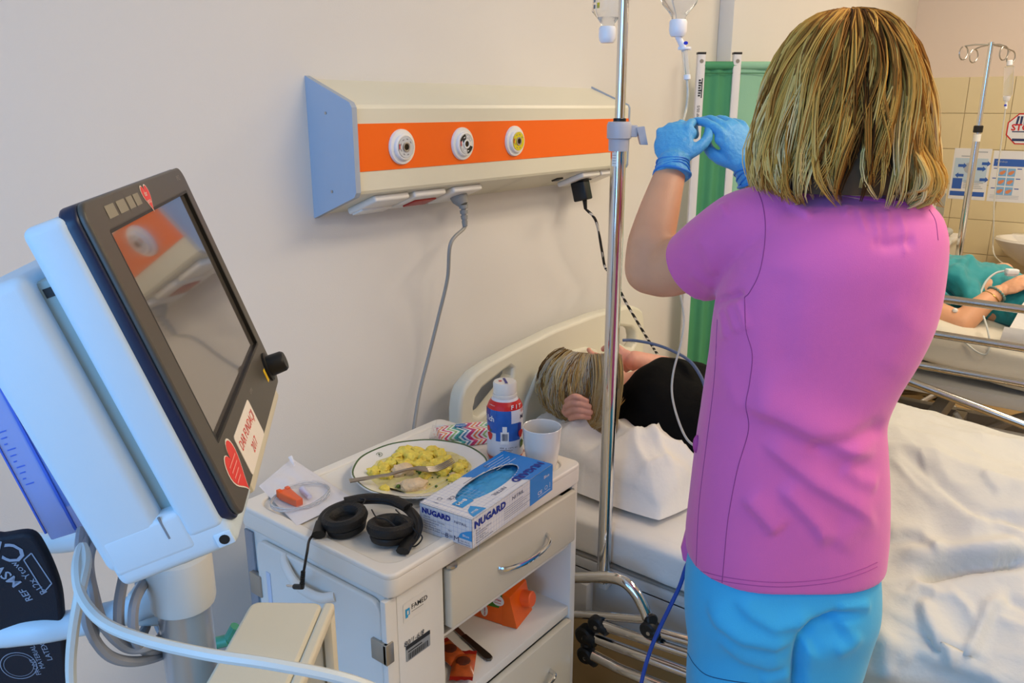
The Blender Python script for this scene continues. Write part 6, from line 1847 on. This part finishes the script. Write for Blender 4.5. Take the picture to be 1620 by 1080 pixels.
for v in b.verts:
    x, y, z = v.co; k = (2*abs(x))**8+(2*abs(z))**8; s_ = 1/(max(1, k)**(1/8)); x *= s_; z *= s_
    X_, Y_ = 3.70+x*.88, .08+y*2.15
    rise = max(0, (Y_-.25))*.16
    v.co = V((X_, Y_, .630+z*.16+rise+.006*noise.noise(V((X_*8, Y_*6, 2)))+.004*(1-abs(noise.noise(V((X_*11, Y_*11, 6)))))**3))
m_ = MB(); m_.bm(b); m2 = m_.build('mattress', M_mat2); tag(m2, 'cream covered mattress on the second bed behind the nurse', 'mattress')
MB().tube(spline([(3.27, .13, .70), (3.262, .10, .63), (3.268, .06, .56)], 5), .012, 6, flat=.25).build('yellow_strap', mat('yellow_strap', '#d8b93a', .6), m2)

# patient in teal
M_teal = mat('teal_gown', '#1d8f96', .7, bump=.3, bscale=28, sheen=.2)
pt2 = thing('patient', (3.65, .45, .72), 'patient in a teal gown lying on the second bed, bare forearm across the lap', 'person')
body = MB()
TOR2 = [(1.02, 3.70, .92, .06, .055), (.95, 3.70, .91, .12, .07), (.86, 3.70, .88, .19, .10), (.70, 3.70, .85, .19, .115), (.52, 3.70, .83, .175, .115), (.35, 3.70, .80, .165, .11), (.15, 3.70, .78, .17, .11), (-.05, 3.70, .76, .16, .10)]
yrings(body, [(y, x, z, a*.93, c*.93) for y, x, z, a, c in TOR2])
H2 = V((3.70, 1.10, .965)); body.ell(H2, (.075, .095, .10)); body.ell(H2+V((0, -.03, .07)), (.012, .02, .03), None, 2); body.ell(H2+V((0, -.06, .05)), (.022, .010, .012), None, 2)
e2 = atX(1520, 512, 3.40); w2b = atX(1580, 462, 3.52)
limb(body, [V((3.52, .84, .88)), V((3.45, .68, .80)), e2], [.055, .050, .046])
limb(body, [e2, e2.lerp(w2b, .5)+V((0, 0, .006)), w2b], [.047, .042, .029])
limb(body, [V((3.88, .84, .88)), V((3.93, .60, .82)), V((3.80, .42, .90))], [.055, .045, .035])
for s in (-1, 1): limb(body, [V((3.70+s*.09, .0, .77)), V((3.70+s*.1, -.38, .80)), V((3.70+s*.1, -.80, .75))], [.085, .065, .045])
co, no, fs = fuse(body, .007, 6); build_np(co, fs, 'body', M_skin, pt2)
hand(pt2, w2b+V((.0, -.004, .004)), V((.22, -.55, .32)), V((.5, .1, .3)), V((-1, 0, .5)), 1.0, [(.25, .3, .2), (.3, .35, .2), (.35, .4, .3), (.4, .4, .3)], 10, [(.018, .016, -.006), (.040, .040, -.014), (.046, .066, -.024), (.042, .086, -.030)], M_skin, 'hand', cuff=False, voxel=.0032)
gw_ = MB(); yrings(gw_, TOR2[1:])
ringloft(gw_, [(atX(1500, 425, 3.62), X1*.14, (Y1*.3+UP*.95)*.05, 2), (atX(1530, 440, 3.62), X1*.16, UP*.09, 2), (atX(1560, 480, 3.62), X1*.16, UP*.06, 2)], 24)
sleeve(gw_, [V((3.54, .84, .885)), V((3.47, .70, .83)), e2.lerp(V((3.45, .68, .80)), .55)], [.085, .082, .080])
co, no, fs = fuse(gw_, .007, 6); co = clothnoise(co, no, .020, 8, 3, (1, 2, 1)); co = clothnoise(co, no, .012, 19, 8, (1, 1.6, 1))
build_np(co, fs, 'teal_gown', M_teal, pt2)
h2b = MB(); h2b.ell(H2+V((0, .025, .005)), (.085, .095, .105)); h2b.build('hair', mat('brown_hair', '#5a3d26', .6), pt2)
MB().ell(H2+V((-.03, -.045, .085)), (.010, .010, .010), None, 2).ell(H2+V((.03, -.045, .085)), (.010, .010, .010), None, 2).build('eyes', MATS['eye_white'], pt2)
# bracelets and finger clip
bdir = (w2b-e2).normalized(); bu = bdir.cross(UP).normalized(); bw = bdir.cross(bu)
bc_ = w2b-bdir*.012
for i in range(20):
    a = 2*PI*i/20; pp = bc_+(bu*math.cos(a)+bw*math.sin(a))*.034
    if i == 0: bead_root = thing('bead_bracelet', bc_, 'grey green bead bracelet on the wrist of the patient in teal', 'bracelet')
    MB().ell(pp, (.0055,)*3, None, 2).build('bead', mat('grey_green_bead', '#6f8f88', .3), bead_root)
bb_ = w2b-bdir*.040
tag(MB().tube([bb_+(bu*math.cos(2*PI*i/24)+bw*math.sin(2*PI*i/24))*.0365 for i in range(25)], .0022, 6).build('gold_bracelet', mat('gold', '#c9a25a', .25, 1.0)), 'thin gold bracelet above the beads on the arm of the patient in teal', 'bracelet')
ox = thing('finger_clip', atX(1601, 430, 3.58), 'white pulse finger clip with cable on the hand of the patient in teal', 'sensor')
Fo = frame(atX(1600, 430, 3.58), RT-UP*.05, UP)
MB(Fo).box((-.022, -.010, -.012), (.026, .012, .012), .006, 3).build('clip_body', mat('clip_white', '#dfe3e4', .35), ox)
MB(Fo).box((-.020, -.016, -.010), (.020, -.008, .010), .003, 2).build('clip_jaw', mat('clip_grey', '#b9bdc0', .4), ox)
MB().tube(spline([atX(1592, 428, 3.58), atX(1575, 432, 3.57), atX(1560, 445, 3.54), atX(1551, 465, 3.50), atX(1550, 480, 3.44)], 6), .0042, 8).build('clip_cable', M_cabwhite, ox)
tag(MB().tube(spline([atX(1556, 500, 3.36), atX(1562, 520, 3.30), atX(1566, 545, 3.255), atX(1560, 560, 3.245), atX(1545, 556, 3.245), atX(1525, 540, 3.25)], 6), .0035, 8).build('sensor_cable', M_cabwhite), 'thin white cable drooping over the mattress edge of the second bed', 'cable')
tag(MB().ell(atX(1511, 491, 3.385), (.010, .010, .010), None, 2).build('cannula', M_white), 'small white cannula at the elbow of the patient in teal', 'cannula')

# blanket on the second bed
vs, fs = [], []
n = 46
for i in range(n+1):
    for j in range(n+1):
        u, v_ = i/n, j/n
        X_ = 3.30+.78*u; Y_ = .345-1.2*v_-.06*math.sin(u*4)
        h = .835+.045*math.sin(u*PI)-.16*max(0, .18-u)/.18
        h += .025*noise.noise(V((X_*6, Y_*6, 3)))+.03*((1-abs(noise.noise(V((X_*4+Y_*2, Y_*5, 7)))))**4-.4)
        if u < .06: X_ = 3.29; h = .70+u*2
        vs.append((X_, Y_, h))
for i in range(n):
    for j in range(n): k = i*(n+1)+j; fs.append((k, k+1, k+n+2, k+n+1))
tag(MB().add(vs, fs).build('blanket', mat('white_cover', '#dfdcd6', .8, bump=.25, bscale=25), angle=180), 'white bedcover over the lap of the patient in teal', 'blanket')
tag(MB(frame(atX(1612, 450, 3.62), RT, UP)).plate([(-.03, -.035), (.03, -.03), (.04, .03), (-.01, .035)], [], -.004, .004, .002).build('paper_towel', mat('paper_towel', '#e4e2e0', .8)), 'folded white paper under the hand of the patient in teal', 'paper')
# ------------------------------------------------ drip stand by the far wall
sx_, sy_ = 4.5, .703
s2 = thing('iv_stand', (sx_, sy_, 0), 'chrome drip stand with four ring hooks by the tiled far wall', 'stand')
MB().cyl((sx_, sy_, .10), (sx_, sy_, 1.44), .0165, seg=20).build('lower_tube', M_chrome, s2)
MB().cyl((sx_, sy_, 1.44), (sx_, sy_, 1.83), .0115, seg=18).build('upper_tube', M_chrome, s2)
MB().cyl((sx_, sy_, 1.425), (sx_, sy_, 1.458), .021, seg=20, bev=.003).build('height_knob', M_black, s2)
MB().cyl((sx_, sy_, 1.385), (sx_, sy_, 1.418), .0172, seg=20).build('tube_label', M_white, s2)
arms = [((1563, 72), (1526, 73)), ((1563, 72), (1542, 78)), ((1563, 72), (1590, 73)), ((1563, 72), (1601, 80))]
for k, (a, e_) in enumerate(arms):
    p = V((sx_, sy_, 1.82)); ex = atX(e_[0], e_[1], sx_+(.09 if k % 2 else -.03)); dd = (ex-p).normalized()
    ctr = ex+UP*(-.030); 
    loop = [ctr+UP*.030*math.cos(t)+(RT*.026+HD*.012)*math.sin(t) for t in np.linspace(0, 2*PI*.92, 22)]
    MB().tube([p, p.lerp(ex, .6)+UP*.004, ex]+loop[1:], .0032, 8).build('ring_hook', M_steel, s2)
for k in range(5):
    a = 2*PI*k/5+.2; MB().tube([(sx_, sy_, .11), (sx_+.22*math.cos(a), sy_+.22*math.sin(a), .06)], [.016, .012], 8).build('foot', M_steel, s2)
    MB().cyl((sx_+.22*math.cos(a)-.01, sy_+.22*math.sin(a), .026), (sx_+.22*math.cos(a)+.01, sy_+.22*math.sin(a), .026), .026, seg=14).build('castor', M_black, s2)
xb_ = 4.50
bt2 = atX(1597, 97, xb_); bm2 = atX(1590, 163, xb_)
sb = thing('infusion_bottle', bm2, 'pale narrow infusion bottle hanging on the drip stand by the far wall', 'bottle')
MB().cyl(atX(1594, 152, xb_), atX(1597, 104, xb_), .020, .020, 18, .005).build('bottle_body', M_clear, sb)
MB().cyl(atX(1597, 104, xb_), atX(1598, 95, xb_), .013, .012, 14, .003).build('bottle_top', M_ivcap, sb)
MB().cyl(atX(1593, 152, xb_), atX(1592, 160, xb_), .017, .012, 14, .002).build('neck_cap', M_ivcap, sb)
MB().cyl(atX(1592, 160, xb_), atX(1591, 172, xb_), .006, seg=10).build('spike', M_ivcap, sb)
MB().cyl(atX(1591, 165, xb_), atX(1591, 168, xb_), .0068, seg=10).build('blue_band', mat('blue_vent', '#2236c4', .4), sb)
MB().tube(spline([atX(1591, 170, xb_), atX(1587, 200, xb_), atX(1583, 235, xb_), atX(1577, 280, xb_), atX(1573, 320, xb_), atX(1572, 360, xb_), atX(1572, 400, xb_), atX(1590, 420, 4.0)], 6), .0030, 8).build('line', M_line, sb)

# ------------------------------------------------ posters and sign on the tiles
M_post = mat('poster_paper', '#e2e3e6', .35)
M_pblue = mat('poster_blue', '#3560b4', .4)
M_ppale = mat('poster_pale_blue', '#b9cfe2', .4)
M_pskin = mat('poster_skin', '#d98a5c', .5)
M_pgrey = mat('poster_grey', '#aab2bd', .5)
xw = XB-.011
def onwall(p): return atX(p[0], p[1], xw)
def poster(name, tl, bl, tr, label, extra):
    A = onwall(tl); B = onwall(bl); C_ = onwall(tr)
    w_ = abs(A.y-C_.y); h = A.z-B.z
    t = thing(name, (xw, A.y, B.z), label, 'poster' if name == 'poster' else 'sign')
    Fw = frame((xw, A.y, B.z), (0, -1, 0), (0, 0, 1))
    return t, Fw, w_, h
t, Fw, w_, h = poster('poster', (1511, 234), (1504, 314), (1570, 238), 'white and blue instruction poster with arrows, left of two on the far wall', 0)
MB(Fw).box((0, 0, -.002), (w_, h, 0)).build('sheet', M_post, t, smooth=False)
MB(Fw).rect(.01, .10, w_-.012, h-.055, .0006).build('pale_panel', M_ppale, t, smooth=False)
k = MB(Fw); k.rect(.006, .020, w_-.008, .046, .0006); k.build('blue_band', M_pblue, t, smooth=False)
MB(Fw).rect(.012, .060, .062, .120, .0010).build('blue_block', M_pblue, t, smooth=False)
for x, y, s in ((.030, .200, 1), (.150, .215, 1), (.130, .185, 1), (.150, .125, 1), (.065, .145, -1)):
    MB(Fw).poly([(x, y), (x+s*.028, y), (x+s*.028, y+.008), (x+s*.045, y-.008), (x+s*.028, y-.024), (x+s*.028, y-.016), (x, y-.016)], .0011).build('blue_arrow', M_pblue, t, smooth=False)
k = MB(Fw)
for q in range(5): k.rect(.070, .065+q*.010, w_-.02-.01*(q % 3), .069+q*.010, .0011)
k.rect(.04, h-.047, .12, h-.041, .0006); k.rect(w_-.08, h-.022, w_-.02, h-.015, .0006); k.disc((.085, .18), .024, .0009, 16, .03); k.build('grey_print', M_pgrey, t, smooth=False)
t, Fw, w_, h = poster('poster', (1573, 238), (1564, 318), (1640, 243), 'white hand washing poster with blue heading and six hand pictures, on the far wall', 0)
MB(Fw).box((0, 0, -.002), (w_, h, 0)).build('sheet', M_post, t, smooth=False)
MB(Fw).rect(.008, h-.085, w_-.01, h-.045, .0006).build('heading_band', M_pblue, t, smooth=False)
k = MB(Fw)
for r in range(3): k.rect(.012, h-.100-r*.055, .035, h-.095-r*.055, .0006); k.rect(.128, h-.100-r*.055, .150, h-.095-r*.055, .0006)
k.build('blue_print', M_pblue, t, smooth=False)
k = MB(Fw)
for r in range(3):
    for c in range(2): k.rect(.040+c*.043, h-.140-r*.052, .078+c*.043, h-.096-r*.052, .0006)
k.build('picture_background', mat('picture_blue', '#7fb0dc', .4), t, smooth=False)
for r in range(3):
    for c in range(2):
        x, y = .059+c*.043, h-.119-r*.052
        MB(Fw).poly([(x-.015, y-.010), (x-.002, y-.014), (x+.010, y-.004), (x+.016, y+.008), (x+.006, y+.012), (x-.006, y+.006), (x-.014, y+.002)], .0010).build('hand_picture', M_pskin, t, smooth=False)
k = MB(Fw)
for q in range(3): k.rect(.012, .035-q*.008, w_-.05, .037-q*.008, .0006)
k.text('Instrukcja', .02, h-.064, .014, .0010); k.build('grey_print', M_pgrey, t, smooth=False)
cS = onwall((1620, 204)); 
t = thing('stop_sign', (xw, cS.y, cS.z), 'octagonal white STOP sign with red border on the tiled far wall', 'sign')
FS = frame((xw, cS.y, cS.z), (0, -1, 0), (0, 0, 1))
octo = lambda r: [(r*math.cos(PI/8+PI/4*i), r*math.sin(PI/8+PI/4*i)) for i in range(8)]
MB(FS).plate(octo(.090), [], -.003, 0).build('red_border', M_redink, t, smooth=False)
MB(FS).poly(octo(.083), .0005).build('white_face', M_post, t, smooth=False)
k = MB(FS)
for i in range(5): k.poly([(-.045+i*.02, .018), (-.035+i*.02, .018), (-.028+i*.016, .068), (-.040+i*.016, .068)], .0009)
k.rect(-.05, -.066, .05, -.052, .0009); k.rect(-.055, -.012, .055, -.018, .0009); k.build('dark_print', mat('sign_navy', '#2c3560', .5), t, smooth=False)
k = MB(FS); k.text('STOP', -.062, -.008, .048, .0013, bold=.03, wide=1.0); k.build('stop_lettering', M_redink, t, smooth=False)

# ------------------------------------------------ sink on the far wall
M_ceram = mat('sink_ceramic', '#e6e2da', .15, coat=.3)
sk = thing('wash_basin', (XB-.2, .42, .82), 'white ceramic wash basin fixed to the tiled far wall at the right edge', 'sink')
ctr = V((XB-.205, .40, .845))
k = MB(Matrix.Translation(ctr) @ Matrix.Diagonal((1, 1.28, 1, 1)))
k.lathe([(.05, -.150), (.09, -.130), (.15, -.075), (.185, -.020), (.195, 0), (.190, .010), (.178, .010), (.165, -.010), (.12, -.080), (.05, -.100), (.0001, -.102)], seg=40)
k.build('basin', M_ceram, sk)
MB().box((XB-.10, .21, .78), (XB-.012, .59, .857), .012, 3).build('basin_back', M_ceram, sk)
MB().tube(spline([(XB-.06, .40, .85), (XB-.06, .40, .95), (XB-.10, .40, .985), (XB-.17, .40, .965)], 6), .011, 10).build('tap', M_chrome, sk)
MB().cyl((XB-.2, .40, .45), (XB-.2, .40, .72), .025, seg=14).build('waste_pipe', M_white, sk)

# ------------------------------------------------ far bedside cabinet with a device
M_dev = mat('device_putty_grey', '#c9c6b6', .45)
c2 = thing('far_cabinet', (4.55, .98, 0), 'cream bedside cabinet with white top behind the nurse\'s right shoulder', 'cabinet')
MB().box((4.32, .742, .88), (4.80, 1.12, .905), .008).build('cabinet_top', M_cabtop, c2)
MB().box((4.335, .757, .15), (4.785, 1.11, .88), .004).build('body', M_cabfront, c2)
MB().box((4.328, .77, .72), (4.336, 1.10, .86), .002).build('drawer', M_cabfront, c2)
MB().tube(spline([(4.328, .87, .80), (4.305, .88, .79), (4.305, .98, .79), (4.328, .99, .80)], 5), .005, 8).build('drawer_handle', M_steel, c2)
for xx in (4.37, 4.75):
    for yy in (.80, 1.07): MB().cyl((xx-.01, yy, .04), (xx+.01, yy, .04), .04, seg=14).build('castor', M_black, c2)
dv = thing('bedside_device', (4.6, .98, .905), 'putty grey boxy medical device on the far cabinet, beside the nurse\'s hair', 'device')
zd = .905
MB().box((4.44, .83, zd), (4.70, 1.09, 1.145), .012, 3).box((4.50, .87, 1.14), (4.66, 1.05, 1.185), .012, 3).build('housing', M_dev, dv)
MB().box((4.47, .826, .95), (4.66, .8305, 1.12), .002).build('side_panel', mat('device_panel', '#8f9490', .4), dv)
MB().ell((4.64, .795, .928), (.05, .03, .022), None, 2).build('mask', mat('clear_grey_mask', '#b6b8b2', .3), dv)
MB().tube(spline([(4.44, .87, 1.05), (4.38, .83, 1.03), (4.36, .80, .96), (4.37, .79, .92), (4.45, .79, .915)], 6), .007, 8).build('hose', M_cabgrey, dv)
